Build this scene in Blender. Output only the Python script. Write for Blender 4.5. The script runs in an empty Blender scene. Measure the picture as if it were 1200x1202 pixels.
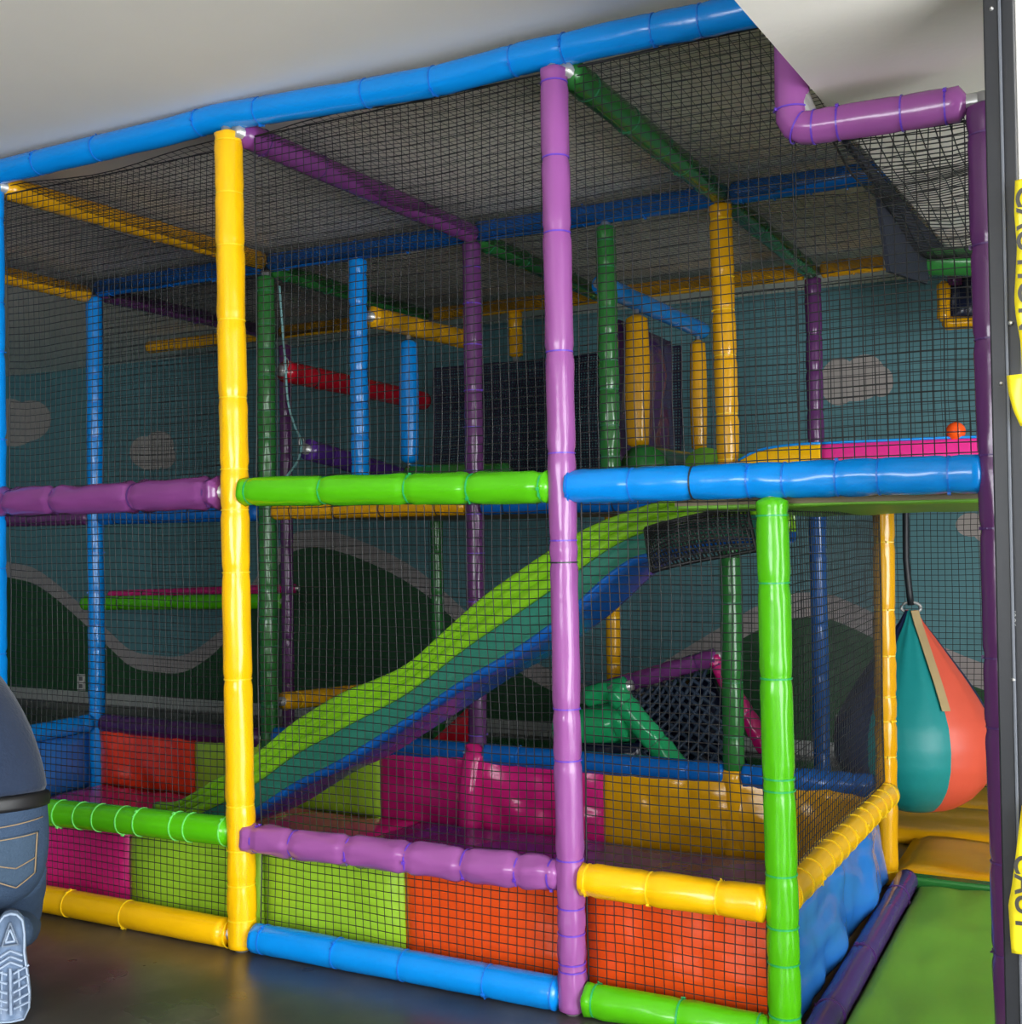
import bpy, math, random
import numpy as np
from mathutils import Vector, Matrix, noise
random.seed(7)
S = bpy.context.scene
COL = S.collection
# ------------------------------------------------------------------ camera
FPX, YAW, PITCH, ROLL = 1375.58, math.radians(27.386), math.radians(1.2002), math.radians(-0.7698)
CAM = Vector((1.3519, -2.9249, 1.30))
cF = Vector((-math.sin(YAW)*math.cos(PITCH), math.cos(YAW)*math.cos(PITCH), math.sin(PITCH)))
r0 = Vector((math.cos(YAW), math.sin(YAW), 0)); u0 = r0.cross(cF)
cR = math.cos(ROLL)*r0 + math.sin(ROLL)*u0
cU = -math.sin(ROLL)*r0 + math.cos(ROLL)*u0
cd = bpy.data.cameras.new('camera'); cam = bpy.data.objects.new('camera', cd); COL.objects.link(cam)
cam.matrix_world = Matrix(((cR.x, cU.x, -cF.x, CAM.x), (cR.y, cU.y, -cF.y, CAM.y), (cR.z, cU.z, -cF.z, CAM.z), (0, 0, 0, 1)))
cd.sensor_fit = 'HORIZONTAL'; cd.sensor_width = 36; cd.lens = 36*FPX/1200; cd.clip_start = .02
S.camera = cam
# ------------------------------------------------------------------ world, daylight opening, exposure
w = bpy.data.worlds.new('daylight'); S.world = w; w.use_nodes = True
bg = w.node_tree.nodes['Background']; bg.inputs[0].default_value = (.93, .97, 1.0, 1); bg.inputs[1].default_value = 15.0
def portal(loc, rot, sx, sy):       # a light portal in a wall opening: only guides the sampling of the sky behind it
    l = bpy.data.lights.new('daylight_portal', 'AREA'); l.shape = 'RECTANGLE'; l.size = sx; l.size_y = sy
    l.cycles.is_portal = True
    o = bpy.data.objects.new('daylight_portal', l); COL.objects.link(o); o.location = loc; o.rotation_euler = rot
    return o
ROOM_L, ROOM_R, ROOM_F, ROOM_B, CEIL = -8.2, 4.4, -5.4, 3.94, 2.72
OPEN_Y0, OPEN_Y1, OPEN_Z = -4.9, -.5, 2.3          # the open shutter door in the right-hand wall
FO_X0, FO_X1, FO_Z0, FO_Z1 = -1.2, 1.2, .9, 2.1    # unseen window opening added behind the camera for frontal fill light
portal((ROOM_R+.02, (OPEN_Y0+OPEN_Y1)/2, OPEN_Z/2), (0, math.radians(90), 0), OPEN_Z, OPEN_Y1-OPEN_Y0)
portal(((FO_X0+FO_X1)/2, ROOM_F-.02, (FO_Z0+FO_Z1)/2), (math.radians(90), 0, 0), FO_X1-FO_X0, FO_Z1-FO_Z0)
S.view_settings.view_transform = 'Standard'; S.view_settings.look = 'None'
S.view_settings.exposure = 0.0; S.view_settings.gamma = 1; S.view_settings.use_curve_mapping = False

# ------------------------------------------------------------------ helpers: pixels to points on known planes
def ray(u, v): return cF + (u-600)/FPX*cR + (601-v)/FPX*cU
def on(u, v, ax, val):
    d = ray(u, v); t = (val-CAM[ax])/d[ax]; return CAM+t*d
def oX(u, v, X): return on(u, v, 0, X)
def oY(u, v, Y=0.0): return on(u, v, 1, Y)
def oZ(u, v, Z=0.0): return on(u, v, 2, Z)
BA, R2, R3 = 1.1427, 1.547, 3.056
V = Vector
# ------------------------------------------------------------------ materials
def lin(c):
    return tuple(((x/255)/12.92 if x/255 <= .04045 else ((x/255+.055)/1.055)**2.4) for x in c)
MATS = {}
def mat(name, rgb, rough=.5, spec=.5, bump=0.0, bscale=40, var=.06, vscale=6, coat=0, metal=0, sheen=0):
    if name in MATS: return MATS[name]
    m = bpy.data.materials.new(name); m.use_nodes = True; nt = m.node_tree; b = nt.nodes['Principled BSDF']
    c = lin(rgb)
    tc = nt.nodes.new('ShaderNodeTexCoord')
    n = nt.nodes.new('ShaderNodeTexNoise'); n.inputs['Scale'].default_value = vscale; n.inputs['Detail'].default_value = 4
    nt.links.new(tc.outputs['Object'], n.inputs['Vector'])
    mx = nt.nodes.new('ShaderNodeMix'); mx.data_type = 'RGBA'
    mx.inputs[6].default_value = (*[x*(1-var) for x in c], 1); mx.inputs[7].default_value = (*[min(1, x*(1+var)) for x in c], 1)
    nt.links.new(n.outputs['Fac'], mx.inputs[0]); nt.links.new(mx.outputs[2], b.inputs['Base Color'])
    b.inputs['Roughness'].default_value = rough; b.inputs['Specular IOR Level'].default_value = spec
    b.inputs['Metallic'].default_value = metal; b.inputs['Coat Weight'].default_value = coat; b.inputs['Coat Roughness'].default_value = .15
    b.inputs['Sheen Weight'].default_value = sheen
    if bump:
        n2 = nt.nodes.new('ShaderNodeTexNoise'); n2.inputs['Scale'].default_value = bscale; n2.inputs['Detail'].default_value = 3
        nt.links.new(tc.outputs['Object'], n2.inputs['Vector'])
        bp = nt.nodes.new('ShaderNodeBump'); bp.inputs['Strength'].default_value = bump; bp.inputs['Distance'].default_value = .01
        nt.links.new(n2.outputs['Fac'], bp.inputs['Height']); nt.links.new(bp.outputs['Normal'], b.inputs['Normal'])
    MATS[name] = m
    return m
def vinyl(name, rgb, rough=.2): return mat('vinyl_'+name, rgb, rough, .5, .12, 18, .05, 5)
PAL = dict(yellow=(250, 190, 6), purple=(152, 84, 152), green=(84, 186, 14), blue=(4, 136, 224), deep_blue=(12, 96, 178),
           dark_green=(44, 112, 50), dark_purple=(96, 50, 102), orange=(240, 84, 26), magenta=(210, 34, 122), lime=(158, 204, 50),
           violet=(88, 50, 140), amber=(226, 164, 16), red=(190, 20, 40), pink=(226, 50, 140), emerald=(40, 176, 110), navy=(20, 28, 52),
           beam_purple=(124, 60, 128), orange_red=(226, 60, 30), mat_green=(112, 172, 52), floor_purple=(74, 42, 110), panel_blue=(44, 118, 200), grape=(70, 34, 84))
MV = {k: vinyl(k, v, .5 if k == 'mat_green' else .2) for k, v in PAL.items()}
TIE = dict(yellow=mat('tie_yellow', (245, 205, 20), .35), purple=mat('tie_violet', (104, 62, 190), .35), green=mat('tie_green', (40, 170, 96), .35),
           blue=mat('tie_blue', (22, 112, 205), .35), amber=mat('tie_amber', (214, 160, 24), .35), plum=mat('tie_plum', (84, 46, 110), .35), pale=mat('tie_pale_green', (120, 225, 110), .35), dark=mat('tie_dark', (40, 44, 48), .4),
           teal=mat('tie_teal', (36, 120, 80), .4))
M_STEEL = mat('galvanised_steel', (190, 190, 188), .35, metal=.6)
M_NET = mat('net_cord', (17, 18, 21), .45, .5)
M_WHITE = mat('white_paint', (232, 230, 226), .6)

# ------------------------------------------------------------------ helpers: objects
def link(o, parent=None):
    COL.objects.link(o)
    if parent is not None: o.parent = parent
    return o
def tag(o, label, cat, group=None, kind=None):
    if label: o['label'] = label
    if cat: o['category'] = cat
    if group: o['group'] = group
    if kind: o['kind'] = kind
    return o
def thing(name, label, cat, loc, group=None):
    o = bpy.data.objects.new(name, None); o.empty_display_size = .1; link(o); o.location = loc
    return tag(o, label, cat, group)
def mesh_obj(name, verts, faces, m, parent=None, smooth=True, origin=None):
    me = bpy.data.meshes.new(name)
    og = V(origin) if origin is not None else (parent_world(parent) if parent is not None else V((0, 0, 0)))
    vv = np.asarray(verts, dtype=float).reshape(-1, 3) - np.array(og)
    me.from_pydata(vv.tolist(), [], faces); me.update()
    if smooth: me.polygons.foreach_set('use_smooth', [True]*len(me.polygons))
    ms = m if isinstance(m, (list, tuple)) else [m]
    for x in ms: me.materials.append(x)
    o = bpy.data.objects.new(name, me); link(o, parent)
    if parent is None: o.location = og
    else: o.location = og - parent_world(parent)
    return o
def parent_world(p):
    l = V((0, 0, 0))
    while p is not None: l = l + p.location; p = p.parent
    return l
def box_vf(x0, x1, y0, y1, z0, z1):
    v = [(x, y, z) for z in (z0, z1) for y in (y0, y1) for x in (x0, x1)]
    return v, [(0, 2, 3, 1), (4, 5, 7, 6), (0, 1, 5, 4), (2, 6, 7, 3), (0, 4, 6, 2), (1, 3, 7, 5)]
def box(name, x0, x1, y0, y1, z0, z1, m, parent=None, bevel=0):
    v, f = box_vf(x0, x1, y0, y1, z0, z1)
    o = mesh_obj(name, v, f, m, parent, smooth=False, origin=((x0+x1)/2, (y0+y1)/2, z0))
    if bevel:
        b = o.modifiers.new('bevel', 'BEVEL'); b.width = bevel; b.segments = 2
    return o
def resample(pts, step):
    pts = [V(p) for p in pts]; L = [0]
    for a, b in zip(pts, pts[1:]): L.append(L[-1]+(b-a).length)
    n = max(2, int(L[-1]/step)+1); out = []; k = 0
    for i in range(n+1):
        s = L[-1]*i/n
        while k < len(L)-2 and s > L[k+1]: k += 1
        t = (s-L[k])/max(1e-9, L[k+1]-L[k]); out.append((pts[k].lerp(pts[k+1], t), s))
    return out, L[-1]
def frame(d):
    a = V((0, 0, 1)) if abs(d.z) < .9 else V((1, 0, 0))
    s = d.cross(a).normalized(); return s, s.cross(d).normalized()
def tube(pts, rfun, sides=18, step=.03, caps=True, round_end=0.0):
    """verts, faces of a tube along pts; rfun(s, theta) -> radius"""
    P, L = resample(pts, step); v = []; f = []
    n = len(P)
    for i, (p, s) in enumerate(P):
        d = (P[min(i+1, n-1)][0]-P[max(i-1, 0)][0]).normalized(); a, b = frame(d)
        k = 1.0
        if round_end:
            e = min(s, L-s)
            if e < round_end: k = math.sqrt(max(.12, 1-(1-e/round_end)**2))
        for j in range(sides):
            th = 2*math.pi*j/sides
            q = p+(a*math.cos(th)+b*math.sin(th))*rfun(s, th)*k; v.append(tuple(q))
    for i in range(n-1):
        for j in range(sides):
            j2 = (j+1) % sides; f.append((i*sides+j, i*sides+j2, (i+1)*sides+j2, (i+1)*sides+j))
    if caps:
        f.append(tuple(range(sides-1, -1, -1))); f.append(tuple((n-1)*sides+j for j in range(sides)))
    return v, f
TIEMESH = {}
def tie_mesh(R, mt):
    key = (round(R, 3), mt.name)
    if key in TIEMESH: return TIEMESH[key]
    v = []; f = []; n = 24
    for i in range(n):
        t = 2*math.pi*i/n
        for (dr, dz) in ((-.0016, -.002), (.0016, -.002), (.0016, .002), (-.0016, .002)):
            v.append(((R+dr)*math.cos(t), (R+dr)*math.sin(t), dz))
    for i in range(n):
        a = i*4; b = ((i+1) % n)*4
        for k in range(4): f.append((a+k, a+(k+1) % 4, b+(k+1) % 4, b+k))
    bv, bf = box_vf(R-.003, R+.006, -.004, .004, -.0038, .0038); o = len(v); v += bv; f += [tuple(o+i for i in q) for q in bf]
    bv, bf = box_vf(R-.002, R+.001, .004, .022, -.0018, .0018); o = len(v); v += bv; f += [tuple(o+i for i in q) for q in bf]
    me = bpy.data.meshes.new('cable_tie'); me.from_pydata(v, [], f); me.materials.append(mt); me.update()
    TIEMESH[key] = me
    return me
def padded(name, label, cat, pts, r, m, tie, ties, wr=.35, group=None, seed=0, pinch=.10, core=.02, caps=True, roundend=.008, headang=None, ext=.014, black=()):
    """a foam-padded pipe: vinyl sleeve pinched by cable ties on a steel pipe. ties: arc positions 0..1 or a count"""
    pts = [V(p) for p in pts]
    if name == 'padded_bar':
        pts[0] = pts[0]-(pts[1]-pts[0]).normalized()*ext; pts[-1] = pts[-1]+(pts[-1]-pts[-2]).normalized()*ext
    root = thing(name, label, cat, pts[0] if pts[0].z <= pts[-1].z else pts[-1], group)
    L = sum((b-a).length for a, b in zip(pts, pts[1:])); rnd = random.Random(seed+int(L*1000))
    if isinstance(ties, int):
        ties = [(i+.5+rnd.uniform(-.18, .18))/ties for i in range(ties)] if ties else []
    T = [t*L for t in ties]
    ph = [rnd.uniform(0, 6.28) for _ in range(len(T)+1)]; kk = [rnd.choice((5, 6, 7)) for _ in range(len(T)+1)]
    big = rnd.uniform(0, 100)
    def rf(s, th):
        k = 1.0
        for t, p, q in zip(T, ph, kk):
            d = abs(s-t)
            if d < .12:
                k -= pinch*math.exp(-(d/.014)**2)
                k += wr*.10*math.cos(q*th+p)*math.exp(-((d-.03)/.032)**2)
        k += wr*.11*noise.noise(V((math.cos(th)*.9+big, math.sin(th)*.9, s*9)))
        return r*k
    v, f = tube(pts, rf, 20, .014 if wr > .2 else .022, caps, roundend)
    mesh_obj('foam_sleeve', v, f, m, root)
    if core:
        d0 = (pts[1]-pts[0]).normalized(); d1 = (pts[-1]-pts[-2]).normalized()
        e0, e1 = (0 if abs(d0.z) > .9 and pts[0].z < .02 else core), core
        v, f = tube([pts[0]-d0*e0+V((0, 0, .0)), *pts[1:-1], pts[-1]+d1*e1], lambda s, th: r*.5, 10, .2)
        mesh_obj('steel_pipe', v, f, M_STEEL, root)
    P, _ = resample(pts, .01)
    for t in T:
        i = min(range(len(P)), key=lambda i: abs(P[i][1]-t)); a = P[max(0, i-1)][0]; b = P[min(len(P)-1, i+1)][0]
        d = (b-a).normalized(); o = bpy.data.objects.new('cable_tie', tie_mesh(r*(1-pinch)+.0012, TIE['dark'] if any(abs(t/L-q) < .004 for q in black) else tie)); link(o, root)
        o.location = P[i][0]-root.location
        q = d.to_track_quat('Z', 'Y'); o.rotation_mode = 'QUATERNION'
        from mathutils import Quaternion
        o.rotation_quaternion = q @ Quaternion((0, 0, 1), rnd.uniform(0, 6.28) if headang is None else headang+rnd.uniform(-.3, .3))
    return root
def frac_v(vs, v0, v1): return [(v-v0)/(v1-v0) for v in vs if min(v0, v1) < v < max(v0, v1)]
def frac_x(us, p0, p1, Y=0.0):
    out = []
    for u in us:
        X = oY(u, 700, Y).x; t = (X-p0.x)/(p1.x-p0.x)
        if .0 < t < 1: out.append(t)
    return out
def slab(name, corners, thick, m, parent=None, nu=24, nv=12, wr=.01, seed=0, nrm=None, fs=5.0, label=None, cat=None, group=None, kind=None, edge=1.0):
    """a soft vinyl-covered pad: quilted front face with folds, flat back. corners bl, br, tr, tl; front is along nrm"""
    bl, br, tr, tl = [V(c) for c in corners]
    n = ((br-bl).cross(tl-bl)).normalized()
    if nrm is not None and n.dot(V(nrm)) < 0: n = -n
    v = []; f = []
    for j in range(nv+1):
        for i in range(nu+1):
            s, t = i/nu, j/nv
            p = bl.lerp(br, s).lerp(tl.lerp(tr, s), t)
            e = min(s, 1-s, t, 1-t); pill = 1-math.exp(-e*14*edge)
            h = noise.fractal(V((s*(br-bl).length*fs+seed*7.1, t*(tl-bl).length*fs*.6, seed*3.3)), 1.0, 2.0, 3)
            h += .8*abs(noise.noise(V((s*3+t*2.2+seed, t*2.1-s, seed*1.7))))
            v.append(p+n*(thick*(.55+.45*pill)+wr*h*(.3+.7*pill)))
    N = len(v)
    for j in range(nv):
        for i in range(nu):
            a = j*(nu+1)+i; f.append((a, a+1, a+nu+2, a+nu+1))
    ring = [i for i in range(nu+1)]+[j*(nu+1)+nu for j in range(1, nv+1)]+[nv*(nu+1)+i for i in range(nu-1, -1, -1)]+[j*(nu+1) for j in range(nv-1, 0, -1)]
    base = len(v)
    for k in ring:
        j, i = divmod(k, nu+1); s, t = i/nu, j/nv; v.append(bl.lerp(br, s).lerp(tl.lerp(tr, s), t))
    R = len(ring)
    for k in range(R): k2 = (k+1) % R; f.append((ring[k2], ring[k], base+k, base+k2))
    f.append(tuple(base+k for k in range(R-1, -1, -1)))
    og = (bl+br)/2 if parent is None else None
    o = mesh_obj(name, v, f, m, parent, origin=og)
    if label: tag(o, label, cat, group, kind)
    return o
def net(label, o, u, v, cell=.0245, r=.0014, sag=.012, seed=0, m=None, group='black safety nets of the play frame', step=.1, name='safety_net', eb=2.0, slack=None):
    """knotted square-mesh net: every cord is a thin three-sided tube that bows a little"""
    o, u, v = V(o), V(u), V(v); Lu, Lv = u.length, v.length; un, vn = u/Lu, v/Lv; n = un.cross(vn).normalized()
    nu, nv = max(1, round(Lu/(cell*1.12))), max(1, round(Lv/cell)); rs = random.Random(seed); off = rs.uniform(0, 50)
    def P(a, b):
        s, t = a/Lu, b/Lv; e = (4*s*(1-s))*(4*t*(1-t))
        q = V((a*1.9+off, b*1.9, off)); w = noise.noise(q); w2 = noise.noise(q+V((31, 7, 3))); w3 = noise.noise(V((a*5+off, b*5, 9+off)))
        x = sag*(w*1.0+.6*e)*(1 if slack is None else slack)
        return o+un*(a+.016*w2*min(1, e*3)+.004*w3)+vn*(b+.014*w*min(1, e*3)+.004*w3)+n*x
    V3 = []; F = []
    def cord(fn, L, rr, k):
        ns = max(2, int(L/step)+1); pts = [fn(L*i/ns) for i in range(ns+1)]
        for i, p in enumerate(pts):
            d = (pts[min(i+1, ns)]-pts[max(i-1, 0)]).normalized(); a = d.cross(n).normalized()
            b = len(V3)
            for c, s_ in k: V3.append(tuple(p+a*(rr*c)+n*(rr*s_)))
            if i:
                m3 = len(k)
                for j in range(m3): F.append((b-m3+j, b-m3+(j+1) % m3, b+(j+1) % m3, b+j))
    tri = ((1, -.2), (0, 1), (-1, -.2), (0, -1))
    for i in range(nu+1): cord(lambda t, i=i: P(Lu*i/nu, t), Lv, r*(eb if i in (0, nu) else 1), tri)
    for j in range(nv+1): cord(lambda t, j=j: P(t, Lv*j/nv), Lu, r*(2.0 if j in (0, nv) else 1), tri)
    ob = mesh_obj(name, V3, F, m or M_NET, None, origin=o)
    return tag(ob, label, 'net', group)
PG = 'padded posts of the play frame'; BG = 'padded bars of the play frame'
# ------------------------------------------------------------------ room shell
def struct(o): o['kind'] = 'structure'; return o
def floor_mat():
    m = bpy.data.materials.new('polished_concrete'); m.use_nodes = True; nt = m.node_tree; b = nt.nodes['Principled BSDF']
    tc = nt.nodes.new('ShaderNodeTexCoord')
    n = nt.nodes.new('ShaderNodeTexNoise'); n.inputs['Scale'].default_value = 1.6; n.inputs['Detail'].default_value = 8; n.inputs['Roughness'].default_value = .65
    nt.links.new(tc.outputs['Object'], n.inputs['Vector'])
    cr = nt.nodes.new('ShaderNodeValToRGB'); e = cr.color_ramp.elements
    e[0].position = .32; e[0].color = (*lin((44, 44, 46)), 1); e[1].position = .7; e[1].color = (*lin((98, 92, 86)), 1)
    x = e.new(.5); x.color = (*lin((66, 63, 60)), 1)
    nt.links.new(n.outputs['Fac'], cr.inputs[0]); nt.links.new(cr.outputs[0], b.inputs['Base Color'])
    n2 = nt.nodes.new('ShaderNodeTexNoise'); n2.inputs['Scale'].default_value = 5; nt.links.new(tc.outputs['Object'], n2.inputs['Vector'])
    mr = nt.nodes.new('ShaderNodeMapRange'); mr.inputs[3].default_value = .2; mr.inputs[4].default_value = .42
    nt.links.new(n2.outputs['Fac'], mr.inputs[0]); nt.links.new(mr.outputs[0], b.inputs['Roughness'])
    return m
M_CEIL = mat('ceiling_plaster', (242, 236, 226), .8, .3, .05, 60, .02)
M_WALLP = mat('wall_plaster', (214, 210, 202), .75, .3, .05, 60, .02)
M_TEAL = mat('teal_wall_paint', (94, 142, 150), .6, .4, .04, 50, .03)
M_DARKF = mat('dark_anodised_aluminium', (27, 29, 34), .45, .5, .03, 80, .05, metal=.15)
struct(box('floor', ROOM_L-.1, ROOM_R+.1, ROOM_F-.1, ROOM_B+.1, -.1, 0, floor_mat()))
struct(box('ceiling', ROOM_L-.1, ROOM_R+.1, ROOM_F-.1, ROOM_B+.1, CEIL, CEIL+.1, M_CEIL))
wb = struct(box('wall_back', ROOM_L-.1, ROOM_R+.1, ROOM_B, ROOM_B+.1, 0, CEIL, M_TEAL))
struct(box('wall_left', ROOM_L-.1, ROOM_L, ROOM_F, ROOM_B, 0, CEIL, M_TEAL))
def wall_open(name, axis, pos, a0, a1, o0, o1, z0, z1, m):
    v = []; f = []
    def add(x0, x1, zz0, zz1):
        if x1-x0 < 1e-4 or zz1-zz0 < 1e-4: return
        b = box_vf(pos, pos+.1, x0, x1, zz0, zz1) if axis == 0 else box_vf(x0, x1, pos, pos+.1, zz0, zz1)
        o = len(v); v.extend(b[0]); f.extend(tuple(o+i for i in q) for q in b[1])
    add(a0, o0, 0, CEIL); add(o1, a1, 0, CEIL); add(o0, o1, 0, z0); add(o0, o1, z1, CEIL)
    return struct(mesh_obj(name, v, f, m, None, smooth=False))
wall_open('wall_right', 0, ROOM_R, ROOM_F, ROOM_B, OPEN_Y0, OPEN_Y1, 0, OPEN_Z, M_WALLP)
wall_open('wall_front', 1, ROOM_F-.1, ROOM_L, ROOM_R, FO_X0, FO_X1, FO_Z0, FO_Z1, M_WALLP)
# lowered ceiling box over the entry bay, its left edge runs slightly askew to the frame
SZ = 2.40
def sx(y): return .70+.048*y
v = [(sx(ROOM_F), ROOM_F, SZ), (ROOM_R, ROOM_F, SZ), (ROOM_R, ROOM_B, SZ), (sx(ROOM_B), ROOM_B, SZ)]
v = v+[(x, y, CEIL) for x, y, z in v]
sf = mesh_obj('ceiling_soffit', v, [(3, 2, 1, 0), (4, 5, 6, 7), (0, 1, 5, 4), (1, 2, 6, 5), (2, 3, 7, 6), (3, 0, 4, 7)], M_CEIL, None, smooth=False)
struct(sf)
# mural painted on the back wall
YW = ROOM_B-.004
M_HILL = mat('hill_paint', (40, 86, 52), .6, .4, .04, 50, .06)
M_BAND = mat('hill_outline_paint', (168, 160, 160), .65, .3, .04, 50, .04)
M_CLOUD = mat('cloud_paint', (176, 168, 164), .65, .3, .04, 50, .05)
def smooth_pts(pts, n=6):
    out = []
    for i in range(len(pts)-1):
        p0 = pts[max(0, i-1)]; p1 = pts[i]; p2 = pts[i+1]; p3 = pts[min(len(pts)-1, i+2)]
        for k in range(n):
            t = k/n; out.append(tuple(.5*((2*b)+(c-a)*t+(2*a-5*b+4*c-d)*t*t+(3*b-a-3*c+d)*t**3) for a, b, c, d in zip(p0, p1, p2, p3)))
    return out+[pts[-1]]
def painted(name, px_top, y, m, up=0.0):
    """area of paint between a curve on the wall and the floor"""
    P = [oY(u, v_, y) for u, v_ in smooth_pts(px_top)]
    v = []; f = []
    for p in P: v += [(p.x, y, max(.02, p.z+up)), (p.x, y, .01)]
    for i in range(len(P)-1): f.append((2*i, 2*i+1, 2*i+3, 2*i+2))
    return mesh_obj(name, v, f, m, wb, smooth=False)
hillA = [(-360, 742), (-260, 700), (-150, 672), (-60, 668), (16, 679), (50, 691), (100, 733), (130, 762), (155, 783), (185, 789), (215, 789), (245, 772), (268, 748), (300, 700), (335, 655), (362, 643), (400, 648), (450, 668), (490, 691), (520, 715), (560, 752), (600, 783), (650, 812), (700, 830), (750, 824)]
hillC = [(750, 824), (800, 792), (866, 753), (892, 739), (930, 726), (968, 726), (1000, 737), (1060, 766), (1130, 800), (1200, 826)]
painted('painted_hill_outline', hillA, YW+.0015, M_BAND, .13); painted('painted_hill_outline', hillC, YW+.0015, M_BAND, .145)
painted('painted_hill', hillA, YW, M_HILL); painted('painted_hill', hillC, YW, M_HILL)
def cloud(lobes):
    rs = []; 
    for k, (u, v_, ru, rv) in enumerate(lobes):
        c = oY(u, v_, YW); e = oY(u+ru, v_, YW); g = oY(u, v_-rv, YW)
        a, b = abs(e.x-c.x), abs(g.z-c.z); y = YW-.0003*k
        rs.append([(c.x+a*math.cos(t*math.pi/16), y, c.z+b*math.sin(t*math.pi/16)) for t in range(32)])
    v = []; f = []
    for r_ in rs: f.append(tuple(range(len(v), len(v)+32))); v += r_
    mesh_obj('painted_cloud', v, f, M_CLOUD, wb, smooth=False)
cloud([(985, 448, 22, 28), (1015, 440, 24, 24), (1005, 455, 30, 16), (1035, 448, 14, 18)])
cloud([(168, 530, 16, 18), (186, 524, 18, 18), (194, 536, 12, 14), (178, 540, 18, 12)])
cloud([(8, 492, 26, 24), (34, 494, 26, 24), (18, 508, 24, 16)])
cloud([(1140, 616, 18, 14), (1160, 622, 18, 16)])
cloud([(20, 395, 26, 12), (44, 400, 20, 10)])
M_BASEB = mat('baseboard_paint', (170, 172, 170), .5)
struct(box('baseboard_back', ROOM_L, ROOM_R, ROOM_B-.015, ROOM_B, 0, .09, M_BASEB, None, .003))
# ------------------------------------------------------------------ padded frame, front row
def post(label, p0, p1, r, col, tie, ties, **k): return padded('padded_post', label, 'post', [p0, p1], r, MV[col], TIE[tie], ties, group=PG, **k)
def bar(label, pts, r, col, tie, ties, **k): return padded('padded_bar', label, 'bar', pts, r, MV[col], TIE[tie], ties, group=BG, **k)
def yv(u0, v0, u1, v1, Y=0.0): return oY(u0, v0, Y), oY(u1, v1, Y)
# posts (base first)
a, b = yv(285, 1117, 268, 153); a.z = 0
post('bright yellow padded post with yellow cable ties standing on the concrete floor', a, b, .045, 'yellow', 'yellow',
     frac_v([1079, 1039, 1001, 948, 803, 677, 604, 556, 472, 381, 293, 229, 166], 1117, 153), wr=.4, pinch=.07, headang=3.6)
a, b = yv(673, 1193, 650, 77); a.z = 0
post('glossy lilac padded post with violet cable ties and one black tie', a, b, .039, 'purple', 'purple',
     frac_v([1142, 1133, 1098, 1070, 1012, 899, 840, 666, 641, 538, 420, 277, 190, 98], 1193, 77), wr=.45, pinch=.08, headang=3.6, black=[(666-1193)/(77-1193)])
a, b = yv(923, 1236, 906, 582); a.z = 0
post('short lime green padded post under the long bright blue bar', a, b, .041, 'green', 'green',
     frac_v([1190, 1130, 1088, 1026, 930, 914, 798, 687, 604], 1236, 582), wr=.35, pinch=.08, headang=3.3)
post('tall dark purple padded post half hidden behind the dark metal door jamb', V((1.115, 0, 0)), V((1.095, 0, 2.30)), .04, 'dark_purple', 'plum', 10, wr=.4)
post('bright blue padded post beside the crouching person in the navy shirt', V((-2.285, 0, 0)), oY(-9, 216), .042, 'blue', 'blue', 10, wr=.5)
# roof beam
TB = [(-250, 262), (-120, 232), (0, 202), (120, 173), (200, 154), (253, 139), (400, 115), (517, 94), (617, 68), (700, 49), (800, 29), (862, 16), (893, 10)]
P = [oY(u, v_) for u, v_ in TB]
bar('long bright blue padded beam under the grey ceiling along the net roof', P, .044, 'blue', 'blue', frac_x([50, 118, 240, 310, 435, 517, 610, 670, 775, 830], P[0], P[-1]), wr=.35, pinch=.05)
# mid-height bars
a, b = yv(-40, 591, 258, 578)
MV['dusk'] = vinyl('dusk', (124, 62, 124))
bar('wrinkled dusky purple padded bar between the blue post and the bright yellow post', [a, a.lerp(b, .5)+V((0, 0, -.004)), b], .052, 'dusk', 'plum', frac_x([15, 70, 160, 246], a, b), wr=1.1, pinch=.16)
a, b = yv(288, 577, 645, 572)
bar('lime green padded bar at mid height between the yellow and lilac posts', [a, b], .047, 'green', 'green', frac_x([300, 384, 482, 552, 634], a, b), wr=.6, pinch=.14)
a, b = yv(669, 571, 1150, 556)
bar('long bright blue padded bar resting on the short lime green post', [a, b], .046, 'blue', 'blue', frac_x([680, 750, 818, 885, 925, 985, 1030, 1112], a, b), wr=.4, pinch=.07, black=[(oY(818, 700).x-a.x)/(b.x-a.x)])
# pit-top bars
a, b = yv(-30, 944, 272, 976)
bar('grass green padded bar with pale green ties next to the kneeling person', [a, b], .047, 'green', 'pale', frac_x([30, 52, 73, 95, 117, 145, 163, 205, 222, 262], a, b), wr=.15, pinch=.03)
a, b = yv(292, 984, 655, 1027)
bar('crumpled lilac padded bar at the pit edge above lime and orange panels', [a, b], .047, 'purple', 'purple', frac_x([304, 347, 410, 478, 542, 603, 640], a, b), wr=1.0, pinch=.15)
a, b = yv(685, 1032, 897, 1061)
bar('short bright yellow padded bar at the pit edge above the orange panel', [a, b], .045, 'yellow', 'yellow', frac_x([692, 759, 835, 893], a, b), wr=.5, pinch=.1)
# floor bars
a, b = yv(-30, 1046, 268, 1095); a.z = b.z = .047
bar('amber yellow padded bar on the concrete floor under the magenta panel', [a, b], .046, 'yellow', 'yellow', frac_x([20, 82, 148, 264], a, b), wr=.15, pinch=.04)
a, b = yv(301, 1104, 655, 1163); a.z = b.z = .047
bar('bright blue padded bar on the floor between the yellow and lilac posts', [a, b], .046, 'blue', 'blue', frac_x([312, 395, 470, 565, 640], a, b), wr=.25, pinch=.05)
a, b = yv(690, 1172, 900, 1205); a.z = b.z = .047
bar('lime green padded bar on the floor between the lilac and lime posts', [a, b], .045, 'green', 'green', frac_x([698, 792, 880], a, b), wr=.5, pinch=.08)
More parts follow.
